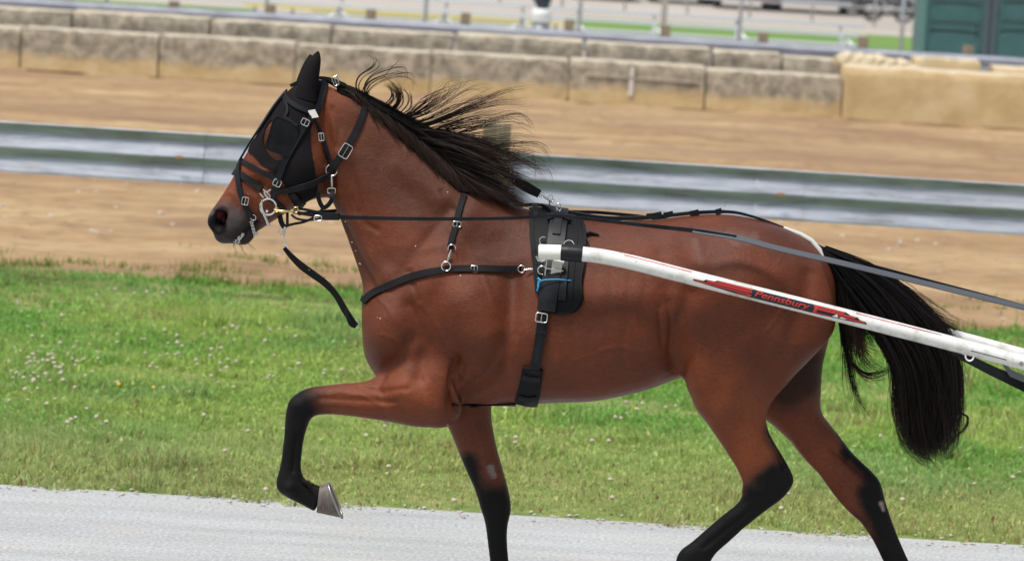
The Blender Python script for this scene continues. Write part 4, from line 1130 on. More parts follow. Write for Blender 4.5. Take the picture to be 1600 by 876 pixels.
base(m_near, ramp(m_near, noise(m_near, coords(m_near), 4, 5, .7), [(.35, (.06, .09, .02)), (.7, (.13, .16, .05))]))
sheet('added_near_verge', -40, 40, -12, 8.6, -.004, m_near)  # unseen dark turf, added to cut light bounced up under the horse
verge = sheet('grass_verge', -40, 40, 14.42, 22.9, -.004, m_turf)
# dirt track: a gently uneven sheet, worked in ruts along its length
nx, ny = 520, 220
gx, gy = np.meshgrid(np.linspace(-16, 16, nx), 22.3 + (48.0 - 22.3) * np.linspace(0, 1, ny) ** 1.3)
gz_ = .006 + .035 * (fbm(gx * .35, gy * 2.0, 3, 1.2, 4) - .35) + .16 * np.clip(fbm(gx, gy * 1.6, 9, 1.8, 4) - .56, 0, 1) - .10 * np.clip(fbm(gx * .5, gy * 2.2, 19, 1.6, 3) - .60, 0, 1) + .03 * fbm(gx, gy, 33, 4, 3) * (1 - .6 * sst(25, 30, gy))
gz_[0] = -.02
gz_ = np.maximum(gz_, -.003) 
gz_[0] = -.02
idx = np.arange(nx * ny).reshape(ny, nx)
tr = fast_mesh('dirt_track', np.stack([gx, gy, gz_], -1).reshape(-1, 3), np.stack([idx[:-1, :-1], idx[:-1, 1:], idx[1:, 1:], idx[1:, :-1]], -1).reshape(-1, 4), m_dirt); tr['kind'] = 'structure'
sheet('dirt_shoulder', -60, -16, 22.6, 48, .0, m_dirt); sheet('dirt_shoulder', 16, 60, 22.6, 48, .0, m_dirt)
sheet('gravel_lane', -80, 80, 50, 112, -.004, m_grav)
xg = P(890, 40, 75)[0]
sheet('infield_grass', xg, 60, 69.5, 80.5, 0, m_field); sheet('infield_grass', -60, P(385, 10, 70)[0], 65, 73, 0, m_field)
# grass blades
def blades(N, seed):
    g = np.random.default_rng(seed)
    Y = 14.30 + (22.95 - 14.30) * g.random(N)
    hw = .1515 * Y + 1.6
    Xb = (g.random(N) * 2 - 1) * hw
    edge_n = .10 * (fbm(Xb, Y * 0, 41, 3.2, 3) - .5) * 3
    dens = fbm(Xb, Y, 51, 1.1, 4)
    keep = (Y > 14.42 + edge_n * 2.2) & (Y < 22.35 + (fbm(Xb, Y * 0, 77, .9, 3) - .5) * 1.6) & (g.random(N) < .45 + 1.3 * (dens - .25))
    keep &= ~((fbm(Xb, Y, 61, .8, 3) > .64) & (g.random(N) < .75))
    Xb, Y = Xb[keep], Y[keep]; N = len(Xb)
    Z0 = .06 * (fbm(Xb, Y, 401, 1.4, 3) - .45) * sst(14.6, 16, Y)
    H = (.022 + .048 * fbm(Xb, Y, 71, 2.2, 3)) * (.5 + .8 * g.random(N)) * (1 + 1.0 * sst(.5, .75, fbm(Xb, Y, 171, 4, 2))) * (.7 + .8 * sst(.4, .7, fbm(Xb, Y, 271, 1.3, 2)))
    H *= .75 + .35 * sst(15, 17.5, Y)
    wide = g.random(N) < .14 + .26 * sst(15, 17.5, Y)
    W = np.where(wide, .007 + .009 * g.random(N), .0022 + .0022 * g.random(N)); H = np.where(wide, H * .75, H)
    a = g.random(N) * 6.283; lean = g.random(N) * 1.1
    dx, dy = np.cos(a), np.sin(a); b_ = g.random(N) * 6.283
    wx, wy = np.cos(b_) * W / 2, np.sin(b_) * W / 2
    V = np.zeros((N, 5, 3))
    ang1, ang2 = lean * .4, lean * 1.2
    m1 = np.stack([dx * np.sin(ang1) * H * .5, dy * np.sin(ang1) * H * .5, np.cos(ang1) * H * .5], -1)
    tp_ = m1 + np.stack([dx * np.sin(ang2) * H * .6, dy * np.sin(ang2) * H * .6, np.cos(ang2) * H * .5], -1)
    B = np.stack([Xb, Y, Z0 - .004], -1); w3 = np.stack([wx, wy, np.zeros(N)], -1)
    k = np.where(wide, 1.3, .9)[:, None]
    V[:, 0] = B - w3 * .6; V[:, 1] = B + w3 * .6; V[:, 2] = B + m1 + w3 * k; V[:, 3] = B + m1 - w3 * k; V[:, 4] = B + tp_
    i = np.arange(N)[:, None] * 5
    F3 = np.concatenate([i + [0, 1, 2], i + [0, 2, 3], i + [3, 2, 4]])
    lush = np.array([.25, .50, .11]); oliv = np.array([.42, .58, .15]); straw = np.array([.66, .58, .32]); cool = np.array([.22, .42, .18]); brown = np.array([.34, .24, .12])
    t1 = sst(.35, .62, fbm(Xb, Y, 81, .7, 3))[:, None]; C = lush * (1 - t1) + oliv * t1
    t2 = sst(.55, .7, fbm(Xb, Y, 91, 1.3, 3))[:, None]; C = C * (1 - t2 * .4) + cool * t2 * .4
    dry = .12 + .5 * (1 - sst(14.4, 16.6, Y)) + .55 * sst(.55, .72, fbm(Xb, Y, 101, .8, 4))
    nr_ = (.75 * (1 - sst(14.5, 17.2, Y + 2.5 * (fbm(Xb, Y, 301, .5, 3) - .5))))[:, None]; C = C * (1 - nr_) + np.array([.52, .60, .27]) * (.6 + .7 * fbm(Xb, Y, 311, 3, 3))[:, None] * nr_
    isd = (g.random(N) < dry)[:, None]; mixs = g.random(N)[:, None]
    C = np.where(isd, C * .35 + .65 * (straw * mixs + oliv * (1 - mixs)), C)
    isb = (g.random(N) < .04 + .12 * (dry > .45))[:, None]; C = np.where(isb, brown, C)
    C = C * (.72 + .5 * g.random(N))[:, None]
    Cv = np.repeat(C[:, None, :], 5, 1)
    return V.reshape(-1, 3), F3, Cv.reshape(-1, 3)
m_grass = mat('grass_blades', (.1, .2, .04), .55, spec=.3)
base(m_grass, attr(m_grass)); gn, gl_, gb = nodes(m_grass)
trn = gn.new('ShaderNodeBsdfTranslucent'); mx = gn.new('ShaderNodeMixShader'); mx.inputs[0].default_value = .45
gl_.new(gn['Attribute'].outputs['Color'], trn.inputs[0]); gl_.new(gb.outputs[0], mx.inputs[1]); gl_.new(trn.outputs[0], mx.inputs[2]); gl_.new(mx.outputs[0], gn['Material Output'].inputs[0])
bv, bf, bc_ = blades(640000, 5)
gr = fast_mesh('grass', bv, bf, m_grass, None, False, bc_)
tag(gr, 'short uneven green grass with dry yellow patches between the pale road and the dirt track', 'grass', kind='stuff')
# weeds scattered on the near edge of the dirt
g = np.random.default_rng(99); NW = 120
cx_ = (g.random(NW) * 2 - 1) * 4.4; cy_ = 22.1 + np.abs(g.normal(0, .9, NW))
Vs, Fs, Cs = [], [], []; b0 = 0
for i in range(NW):
    n = int(25 + 50 * g.random()); rr = .03 + .07 * g.random()
    ax_ = cx_[i] + g.normal(0, rr * 1.6, n); ay_ = cy_[i] + g.normal(0, rr, n); h = .03 + .07 * g.random(n)
    an = g.random(n) * 6.28; w = .006
    B = np.stack([ax_, ay_, np.full(n, 0)], -1); d = np.stack([np.cos(an), np.sin(an), np.zeros(n)], -1)
    V = np.stack([B - d * w, B + d * w, B + d[:, ::-1] * 0 + np.stack([g.normal(0, .02, n), g.normal(0, .02, n), h], -1)], 1)
    Vs.append(V.reshape(-1, 3)); Fs.append(np.arange(n * 3).reshape(n, 3) + b0); b0 += n * 3
    Cs.append(np.repeat((np.array([.12, .24, .035]) * (.7 + .6 * g.random((n, 1))) + g.random((n, 1)) * np.array([.12, .06, .02])), 3, 0))
w_ = fast_mesh('weeds', np.concatenate(Vs), np.concatenate(Fs), m_grass, None, False, np.concatenate(Cs))
tag(w_, 'sparse green weeds growing along the near edge of the dirt track', 'weeds', kind='stuff')
# clover heads
m_clov = mat('clover_white', (.46, .41, .31), .8); m_dand = mat('dandelion_yellow', (.75, .50, .02), .7)
def at_ground(px_, py_, z=0.0):
    d = Fv + Rv * ((px_ - 800) / FPX) + Uv * ((438 - py_) / FPX); t = (z - CAMZ) / d[2]; return C0 + d * t
def heads(pts, m, name, label, cat):
    bmx = bmesh.new(); bmesh.ops.create_icosphere(bmx, subdivisions=2, radius=1)
    sv = np.array([v.co for v in bmx.verts]); sf = np.array([[v.index for v in f.verts] for f in bmx.faces]); bmx.free()
    Vs, Fs = [], []; b0 = 0
    for p in pts:
        r = rnd.uniform(.007, .013); q = sv * (1 + .22 * np.random.default_rng(b0 % 97).random((len(sv), 1))) * r * np.array([1, 1, .8]) + np.array([p[0], p[1], rnd.uniform(.035, .055)])
        Vs.append(q); Fs.append(sf + b0); b0 += len(sv)
    o = fast_mesh(name, np.concatenate(Vs), np.concatenate(Fs), m, None, False); tag(o, label, cat, kind='stuff')
cl = []
for k in range(110):
    x, y = rnd.uniform(-100, 1700), rnd.gauss(0, 1)
    yy = 455 + (x * .055) + abs(y) * 130 + rnd.uniform(0, 40)
    if yy < 770 + x * .05: cl.append(at_ground(x, yy, .045))
for cxp, cyp, n, sx, sy in ((45,565,55,45,26),(95,575,22,40,20),(330,570,14,30,20),(240,540,12,50,20),(390,505,10,40,8),(470,575,8,30,12),(200,450,8,60,12),(1500,560,10,60,30),(1040,640,10,60,20),(130,655,6,40,10)):
    for k in range(n): cl.append(at_ground(rnd.gauss(cxp, sx), rnd.gauss(cyp, sy), .045))
heads(cl, m_clov, 'clover_flowers', 'small white clover heads scattered through the green verge', 'clover')
heads([at_ground(x, y, .045) for x, y in ((190,598),(196,596),(186,601),(240,607),(218,588),(993,640),(1102,598))], m_dand, 'dandelions', 'a few yellow dandelion flowers low in the grass', 'dandelion')
# pebbles along the road edge and in the dirt
m_peb = mat('pebbles', (.45, .42, .38), .9)
pb = []
for k in range(420):
    x = rnd.uniform(-3.4, 3.4); y = 14.40 + abs(rnd.gauss(0, .06)) * rnd.choice((-1, 1)); pb.append((x, y, .004, rnd.uniform(.003, .010)))
for k in range(260):
    y = rnd.uniform(22.4, 30); pb.append((rnd.uniform(-5, 5), y, .012, rnd.uniform(.008, .028)))
bmx = bmesh.new(); bmesh.ops.create_icosphere(bmx, subdivisions=1, radius=1)
sv = np.array([v.co for v in bmx.verts]); sf = np.array([[v.index for v in f.verts] for f in bmx.faces]); bmx.free()
Vs, Fs = [], []
for k, (x, y, z, r) in enumerate(pb):
    Vs.append(sv * (1 + .5 * (np.random.default_rng(k).random((len(sv), 1)) - .5)) * r * np.array([1.3, 1, .6]) + [x, y, z]); Fs.append(sf + k * len(sv))
o = fast_mesh('pebbles', np.concatenate(Vs), np.concatenate(Fs), m_peb, None, False); tag(o, 'loose pale pebbles and clods along the road edge and on the dirt', 'pebbles', kind='stuff')

# ------------------------------------------------------------------ GUARDRAILS
m_galv = mat('galvanised_steel', (.50, .52, .54), .5, .25, spec=.3)
c = ramp(m_galv, noise(m_galv, coords(m_galv, (.6, 1, 5)), 4, 6, .7), [(.32, (.24, .25, .28)), (.48, (.37, .39, .46)), (.68, (.50, .53, .60))])
c = mix(m_galv, ramp(m_galv, noise(m_galv, coords(m_galv, (1, 1, 4)), 1.7, 6, .75), [(.60, 0), (.74, .55)]), c, (.36, .31, .22))
base(m_galv, c)
nodes(m_galv)[1].new(ramp(m_galv, noise(m_galv, coords(m_galv), 6, 5), [(.3, .38), (.7, .6)]), nodes(m_galv)[2].inputs['Roughness'])
m_post = mat('weathered_wood', (.16, .13, .09), .9)
base(m_post, ramp(m_post, noise(m_post, coords(m_post, (8, 8, 1)), 5, 5, .7), [(.3, (.13, .10, .065)), (.7, (.34, .28, .19))]))
m_slot = mat('slot_orange', (.45, .22, .07), .7, .3)
def wbeam(name, xa, xb, Yr_, ztop, h, m, parent, root, depth=.083, slope=0, back=False):
    prof = [(0, .1), (.02, 0), (.04, .1), (.15, .93), (.18, 1), (.21, .95), (.47, .05), (.5, 0), (.53, .07), (.65, .93), (.68, 1), (.71, .95), (.95, .07), (.98, 0), (1, 0)]
    prof = catmull(prof, 44); V = []; F = []; n = len(prof); cols_ = int((xb - xa) / .5) + 2
    for i in range(cols_):
        x = xa + (xb - xa) * i / (cols_ - 1); zz = ztop + slope * (x)
        for t, d in prof: V.append((x, Yr_ - depth * (1 - d if back else d), zz - h * t))
        for t, d in prof: V.append((x, Yr_ - depth * (1 - d if back else d) + .004, zz - h * t))
    for i in range(cols_ - 1):
        for k in range(n - 1):
            a = i * 2 * n + k; b = (i + 1) * 2 * n + k
            F.append((a, a + 1, b + 1, b)); F.append((a + n, b + n, b + n + 1, a + n + 1))
        for k in (0, n - 1):
            a = i * 2 * n + k; b = (i + 1) * 2 * n + k; F.append((a, b, b + n, a + n))
    return MB().add(V, F).build(name, m, parent, root, True)
# near rail: pixel calibrated depth 21.5 m
Y1 = 21.46; zc = P(1200, 262, Y1)[2]; z_l = P(0, 192, Y1)[2]; z_r = P(1600, 291, Y1)[2]
x_l = P(0, 192, Y1)[0]; x_r = P(1600, 291, Y1)[0]
slp = (z_r - z_l) / (x_r - x_l); z0_ = z_l - slp * x_l
rail1 = empty('guardrail', (0, Y1, 0), 'near galvanised steel guardrail with orange-slotted splices, running behind the horse along the grass', 'guardrail')
seg = P(1220, 280, Y1)[0] - P(283, 230, Y1)[0]; xs0 = P(283, 230, Y1)[0]
for k in range(-2, 4):
    a = xs0 + k * seg
    wbeam('beam', a - (.12), a + seg + .12 - .0, Y1 - (.004 if k % 2 else 0), z0_ + .014, .322, m_galv, rail1, rail1, depth=.035, slope=slp, back=True)
m_lap = mat('worn_galvanised_steel', (.5, .5, .48), .5, .2, spec=.3)
base(m_lap, ramp(m_lap, noise(m_lap, coords(m_lap, (3, 1, 14)), 3, 5, .7), [(.35, (.26, .26, .24)), (.5, (.50, .50, .48)), (.62, (.66, .68, .70)), (.75, (.44, .38, .27))]))
def bolt(mb, x, y, z, r, d=.02):
    mb.tube([(x, y, z), (x, y - d, z)], r, 10)
for k in range(-1, 3):
    a = xs0 + k * seg
    mb = MB()
    z = z0_ + slp * a - .335 / 2
    n_ = 14; q = [(a + .030 * math.cos(6.283 * i / n_), Y1 - .088, z + .026 + .010 * math.sin(6.283 * i / n_)) for i in range(n_)]; q2 = [(p_[0], p_[1] + .01, p_[2]) for p_ in q]
    mb.add(q + q2, [tuple(range(n_)), tuple(n_ + i for i in range(n_))[::-1]] + [(i, i + n_, (i + 1) % n_ + n_, (i + 1) % n_) for i in range(n_)])
    mb.build('slot_disc', m_slot, rail1, rail1, False)  # orange disc added in place of dirt seen through a bolt slot
    mb = MB()
    for dx in (-.10, .10):
        for dz in (.075, .035, -.035, -.075): bolt(mb, a + dx, Y1 - .03, z + dz * 1.1, .010, .014)
    wbeam('splice_lap', a - .16, a + .15, Y1 - .006, z0_ + .014, .318, m_galv, rail1, rail1, depth=.037, slope=slp, back=True)
m_stain = None
xp = P(776, 215, Y1)[0]
for k in (-1, 0, 1):
    x = xp + k * seg; zt = P(775, 189, Y1)[2] + slp * (x - xp) + (.02 if k else 0)
    MB().box((x - .088, Y1 - .25, -.3), (x + .088, Y1 - .10, zt)).build('post', m_post, rail1, rail1, False, .008)
# far rail
Y2 = 54.0
zt2 = P(900, 49, Y2)[2]
rail2 = empty('guardrail', (0, Y2, 0), 'far pale steel guardrail on short wooden posts, behind the concrete blocks', 'guardrail')
wbeam('beam', -14, 14, Y2, zt2, .31, m_galv, rail2, rail2)
for x, y in ((-46,0),(107,0),(272,3),(423,8),(580,16),(728,21),(890,32),(1040,40),(1193,52),(1349,58),(1513,73),(1670,84)):
    a = P(x, y, Y2 + .1); w = .078
    MB().box((a[0] - w, Y2 + .02, -.3), (a[0] + w, Y2 + .2, a[2] + .01)).build('post', m_post, rail2, rail2, False, .01)

# ------------------------------------------------------------------ CONCRETE BLOCKS
def concrete(name, clean):
    m = mat(name, (.4, .36, .28), .95, spec=.2)
    v = coords(m); n, l, b = nodes(m)
    oi = n.new('ShaderNodeObjectInfo'); add = n.new('ShaderNodeVectorMath'); add.operation = 'ADD'
    sc_n = n.new('ShaderNodeVectorMath'); sc_n.operation = 'SCALE'; sc_n.inputs[3].default_value = 1
    l.new(v, add.inputs[0]); 
    comb = n.new('ShaderNodeCombineXYZ'); mu = n.new('ShaderNodeMath'); mu.operation = 'MULTIPLY'; mu.inputs[1].default_value = 37
    l.new(oi.outputs['Random'], mu.inputs[0]); l.new(mu.outputs[0], comb.inputs[0]); l.new(mu.outputs[0], comb.inputs[2]); l.new(comb.outputs[0], add.inputs[1])
    vv = add.outputs[0]
    tan = ramp(m, noise(m, vv, 2.2, 5, .6), [(.3, (.46, .33, .17)), (.55, (.60, .46, .26)), (.75, (.66, .56, .38))])
    gry = ramp(m, noise(m, vv, 4.5, 6, .75), [(.34, (.17, .15, .12)), (.47, (.31, .275, .22)), (.6, (.50, .44, .35))])
    sep = n.new('ShaderNodeSeparateXYZ'); l.new(v, sep.inputs[0])
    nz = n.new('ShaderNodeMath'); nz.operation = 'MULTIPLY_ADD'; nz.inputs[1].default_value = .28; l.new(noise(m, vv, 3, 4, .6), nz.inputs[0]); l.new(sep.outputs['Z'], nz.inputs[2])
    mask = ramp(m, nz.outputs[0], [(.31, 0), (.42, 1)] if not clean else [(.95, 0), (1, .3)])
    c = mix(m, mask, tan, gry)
    # paler colour on upward-facing surfaces
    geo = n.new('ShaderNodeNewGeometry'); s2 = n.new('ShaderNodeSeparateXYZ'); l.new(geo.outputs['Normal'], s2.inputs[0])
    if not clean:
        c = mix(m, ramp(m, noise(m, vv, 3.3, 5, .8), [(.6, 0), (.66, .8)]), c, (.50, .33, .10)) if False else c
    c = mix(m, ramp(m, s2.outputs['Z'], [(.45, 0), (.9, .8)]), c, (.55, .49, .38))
    base(m, c); bump(m, noise(m, vv, 9, 6, .75), .35 if clean else .8, .03)
    return m
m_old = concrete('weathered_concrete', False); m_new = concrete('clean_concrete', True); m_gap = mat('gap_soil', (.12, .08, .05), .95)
def block(px0, px1, Yf, depth, zb, zt, seed, m, label, group, wear=.011, topround=.03):
    x0 = P(px0 - .8, 130, Yf)[0]; x1 = P(px1 + .8, 130, Yf)[0]
    bmx = bmesh.new()
    nx_ = max(4, int((x1 - x0) / .09)); nz_ = max(3, int((zt - zb) / .07)); nd = 5
    bmesh.ops.create_cube(bmx, size=1)
    bmesh.ops.subdivide_edges(bmx, edges=bmx.edges[:], cuts=15, use_grid_fill=True)
    cx = (x0 + x1) / 2; w = (x1 - x0); h = zt - zb
    for v in bmx.verts:
        q = v.co.copy()
        for ax_i, dm in ((0, w), (1, depth), (2, h)):
            if .42 < abs(q[ax_i]) < .49: q[ax_i] = math.copysign(.5 - .025 / dm, q[ax_i])
        p = Vector((q.x * w, (q.y + .5) * depth, (q.z + .5) * h))
        # round the edges
        ex = .5 - abs(q.x); ez = .5 - q.z; ey = .5 - abs(q.y)
        dx, dz, dy = ex * w, ez * h, ey * depth
        nn = mnoise.noise(Vector((p.x * 3 + seed * 7.1, p.y * 3, p.z * 3))); n2_ = mnoise.noise(Vector((p.x * 9 + seed * 3.3, p.y * 9, p.z * 9 + 5)))
        if dz < topround and dy < topround: p.z -= wear * (.3 + 1.2 * abs(nn)); p.y += wear * .8 * (1 if q.y < 0 else -1)
        if dx < .06: p.x *= (1 - (.06 - dx) * .1 / w - .003)
        if dx < .001 and dz < .03: p.z -= .01 + .04 * abs(nn)
        if dx < .04 and dy < .06 : p.y += .012 if q.y < 0 else -.012
        if ez < .02: p.z += wear * .6 * (nn + .5 * n2_)
        if dz < .001 and dy < .001 and n2_ > .12: p.z -= .02; p.y += .012 * (1 if q.y < 0 else -1)
        p += Vector((0, wear * .25 * nn + .003 * n2_, 0))
        if q.z < -.49: p.z += .028 + .02 * max(0, nn) * (1 if q.y < 0 else 0)
        v.co = p
    me = bpy.data.meshes.new('concrete_block'); bmx.to_mesh(me); bmx.free(); me.materials.append(m)
    me.polygons.foreach_set('use_smooth', [True] * len(me.polygons))
    o = bpy.data.objects.new('concrete_block', me); COL.objects.link(o); o.location = (cx, Yf, zb)
    s_ = o.modifiers.new('edge_split', 'EDGE_SPLIT'); s_.split_angle = R(28)
    return tag(o, label, 'concrete block', group)
FR_ = 'front row of concrete blocks behind the dirt track'; BR_ = 'back row of concrete blocks'
Yb1 = 45.1
fr_ = [(-186,28,'weathered front-row concrete block cut by the left picture edge'),(31,244,'second weathered front-row block from the left, dark seam on its left side'),(247,458,'third stained front-row block from the left, behind the tip of the horse\'s ears'),
       (460,671,'fourth front-row block from the left, above the horse\'s mane'),(673,886,'fifth front-row block from the left, with yellow and grey stains'),(890,1101,'front-row block with a white painted cross on its face'),(1104,1316,'grey topped front-row block just left of the long yellow block')]
blk = []
for k, (a, b, lb) in enumerate(fr_):
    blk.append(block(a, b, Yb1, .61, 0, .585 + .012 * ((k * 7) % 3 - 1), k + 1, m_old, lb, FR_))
bc5 = blk[5]
def on_block(o, pts, name, m, t=.006):
    a = [P(x, y, Yb1 - .022) for x, y in pts]; b = [p + np.array([0, .04, 0]) for p in a]; n = len(pts)
    mb = MB().add(a + b, [tuple(range(n))[::-1], tuple(n + k for k in range(n))] + [(k, (k + 1) % n, n + (k + 1) % n, n + k) for k in range(n)])
    e = mb.build(name, m, o, None, False); e.matrix_parent_inverse = Matrix.Translation(-Vector(o.location)); return e
m_pw = mat('chalky_white_paint', (.62, .60, .56), .9)
on_block(bc5, [(985.5,105),(991.5,105),(988.5,150),(981.5,150)], 'painted_mark', m_pw)
on_block(bc5, [(915,116),(1092,128),(1092,130.5),(915,118.5)], 'painted_line', mat('faded_paint', (.42, .39, .33), .9))
block(1320, 1612, Yb1 - .15, .75, 0, .735, 11, m_new, 'long clean yellow-tan concrete block at the right end of the front row', None, .02, .04)['category'] = 'concrete block'
br_ = [(-98,106,'back-row block at the left picture edge, behind the first two front blocks'),(110,322,'light patched back-row block, second from the left'),(326,512,'back-row block third from the left, behind the horse\'s ears'),
       (515,705,'fourth back-row block from the left, rough and brown'),(709,908,'fifth back-row block from the left, below the white bucket'),(913,1108,'back-row block above the white painted cross'),(1113,1218,'short back-row block left of the last grey one'),(1222,1345,'last grey back-row block, sloping down at its right end')]
for k, (a, b, lb) in enumerate(br_):
    Yf = Yb1 + 1.0
    zt = .80 + .012 * ((k * 5) % 3 - 1)
    block(a, b, Yf, .61, 0, zt if k < 7 else .76, k + 21, m_old, lb, BR_, .018)
block(1428, 1530, Yb1 + .95, .6, 0, .86, 41, m_new, 'small tan block standing behind the long yellow block', BR_, .02, .08)
block(1552, 1760, Yb1 + .85, .6, 0, .80, 43, m_new, 'tan block at the right picture edge behind the long yellow block', BR_, .02, .08)
# broken stone heap between them
mb = MB()
for k in range(34):
    x = rnd.uniform(1318, 1420); t = (x - 1318) / 102
    zc_ = P(x, 88 + t * 16 + rnd.uniform(-3, 10), Yb1 + .55); r = rnd.uniform(.06, .16)
    bmx = bmesh.new(); bmesh.ops.create_icosphere(bmx, subdivisions=1, radius=1)
    q = [(zc_[0] + v.co.x * r * 1.4 * rnd.uniform(.8, 1.2), zc_[1] + v.co.y * r, zc_[2] - .02 + v.co.z * r * .7 * rnd.uniform(.8, 1.2)) for v in bmx.verts]
    f = [tuple(v.index for v in fc_.verts) for fc_ in bmx.faces]; bmx.free(); mb.add(q, f)
a = P(1316, 95, Yb1 + .5)[0]; b = P(1430, 110, Yb1 + .5)[0]
mb.add([(a, Yb1 + .3, 0), (b, Yb1 + .3, 0), (b, Yb1 + 1.3, 0), (a, Yb1 + 1.3, 0), (a + .1, Yb1 + .4, .78), (b - .1, Yb1 + .4, .62), (b - .1, Yb1 + 1.1, .62), (a + .1, Yb1 + 1.1, .78)], [(0,3,2,1),(4,5,6,7),(0,1,5,4),(1,2,6,5),(2,3,7,6),(3,0,4,7)])
o = mb.build('rubble_heap', mat('pale_broken_stone', (.56, .48, .34), .95), None, None, False); tag(o, 'heap of pale broken stone between the grey blocks and the long yellow block', 'rubble')

# ------------------------------------------------------------------ BEHIND
m_seat = mat('bench_aluminium', (.66, .70, .72), .45, .5)
m_steel = mat('pipe_steel', (.42, .45, .47), .45, .6)
def plank(mb, x0, y0, x1, y1, Y, d=.25, h=.05):
    a = P(x0, y0, Y); b = P(x1, y1, Y); z = (a[2] + b[2]) / 2
    mb.box((a[0], Y, z - h), (b[0], Y + d, z)); return z
def bleacher(x0, x1, rows, label, frames):
    root = empty('bleacher', (P(x0, 30, 62)[0], 62, 0), label, 'bleacher')
    zs = []
    for (a, b, ya, yb, Y) in rows:
        mb = MB(); zs.append((plank(mb, a, ya, b, yb, Y), Y)); mb.build('bench_plank', m_seat, root, root, False, .006)
    for fx in frames:
        mb = MB(); X_ = P(fx, 45, 61.6)[0]; t = .022
        zl, Yl = zs[-1]; zh, Yh_ = zs[0]
        mb.tube([(X_, Yh_ + .1, 0), (X_, Yh_ + .1, zh - .05)], t, 8); mb.tube([(X_, Yl + .1, 0), (X_, Yl + .1, zl - .05)], t, 8)
        mb.tube([(X_, Yl, .05), (X_, Yh_ + .2, zh - .1)], t, 8); mb.tube([(X_ - .45, Yl + .05, .03), (X_, Yl + .05, zs[1][0] - .08)], t, 8); mb.tube([(X_ + .45, Yl + .05, .03), (X_, Yl + .05, zs[1][0] - .08)], t, 8)
        mb.box((X_ - .5, Yl, .0), (X_ + .5, Yh_ + .3, .05))
        mb.build('frame', m_seat, root, root, True)
bleacher(200, 843, [(-400,843,-63,7,64.2), (-300,835,-41,24,63.4)], 'low aluminium bleacher on the left, its planks ending at the white bucket', (520, 690, 815))
bleacher(856, 1351, [(856,1351,10,40,64.2), (860,1354,27,55,63.4), (898,1340,46,68,62.6)], 'low aluminium bleacher on the right, in front of the infield grass', (905, 1030, 1165, 1335))
# yellow topped board
m_yel = mat('yellow_paint', (.72, .62, .06), .6); m_cream = mat('cream_paint', (.62, .64, .52), .7)
yb_ = empty('yellow_board', (P(600, 30, 66)[0], 66, 0), 'long low cream board with a yellow top edge, standing behind the far guardrail', 'board')
a = P(382, 13, 66); b = P(884, 43, 66)
z = P(640, 25, 66)[2]
MB().box((a[0], 66, z), (b[0], 66.05, z + .045)).build('yellow_edge', m_yel, yb_, yb_, False); MB().box((a[0] + 1.3, 66.01, z - .10), (b[0] - .6, 66.04, z)).build('board_face', m_cream, yb_, yb_, False)
mb = MB()
for t in range(9): x = a[0] + .2 + t * (b[0] - a[0] - .4) / 8; mb.box((x - .03, 66.05, 0), (x + .03, 66.1, z + .02))
mb.build('stake', m_steel, yb_, yb_, False)
# chain link fence
cf = empty('chain_link_fence', (0, 58, 0), 'chain link fence of thin grey posts crossing behind the far guardrail', 'fence')
for x in (-85, 165, 415, 664, 905, 1156, 1410, 1660):
    q = P(x, 40, 58); MB().tube([(q[0], 58, 0), (q[0], 58, 2.1)], .034, 10).build('post', m_steel, cf, cf, True)
x0 = P(-85, 40, 58)[0]; x1 = P(1660, 40, 58)[0]
MB().tube([(x0, 58, 2.1), (x1, 58, 2.1)], .021, 8).build('top_rail', m_steel, cf, cf, True)
Vw = []; Fw = []; n = 0; sp = .085; H = 2.05; t = .0014
x = x0 - H
while x < x1:
    for s_ in (0, 1):
        a = (x, 0.03) if not s_ else (x + H, 0.03); b = (x + H, H) if not s_ else (x, H)
        Y_ = 57.96 + .003 * s_
        a_, b_ = np.array(a), np.array(b)
        # clip to the fence run
        for lim, sgn in ((x0, 1), (x1, -1)):
            for (p, q) in ((a_, b_), (b_, a_)):
                if sgn * (p[0] - lim) < 0 and sgn * (q[0] - lim) > 0: f = (lim - p[0]) / (q[0] - p[0]); p[:] = p + (q - p) * f
        if min(a_[0], b_[0]) < x0 - .01 or max(a_[0], b_[0]) > x1 + .01: continue
        Vw += [(a_[0] - t, Y_, a_[1]), (a_[0] + t, Y_, a_[1]), (b_[0] + t, Y_, b_[1]), (b_[0] - t, Y_, b_[1])]; Fw.append((n, n + 1, n + 2, n + 3)); n += 4
    x += sp
mk('chain_link', Vw, Fw, m_steel, None, False); o = bpy.data.objects['chain_link']; setpar(o, cf)
q = P(1038, 20, 61); o = MB().tube([(q[0], 61, 0), (q[0], 61, 6)], .055, 12).build('white_pole', mat('cream_pole', (.62, .60, .54), .6), None, None, True); tag(o, 'tall cream pole standing between the bleachers\' right half and the far guardrail', 'pole')
cf2 = empty('low_fence', (0, 87, 0), 'low grey pipe fence in front of the parked vehicles, beyond the infield', 'fence')
zq = P(1300, 9, 87)[2]
MB().tube([(-30, 87, zq), (40, 87, zq)], .03, 8).build('rail', m_steel, cf2, cf2, True)
for x in range(-200, 1800, 98):
    q = P(x, 15, 87); MB().tube([(q[0], 87, 0), (q[0], 87, 1.1)], .03, 8).build('post', m_steel, cf2, cf2, True)
MB().tube([(-30, 87, 1.1), (40, 87, 1.1)], .03, 8).build('rail', m_steel, cf2, cf2, True)
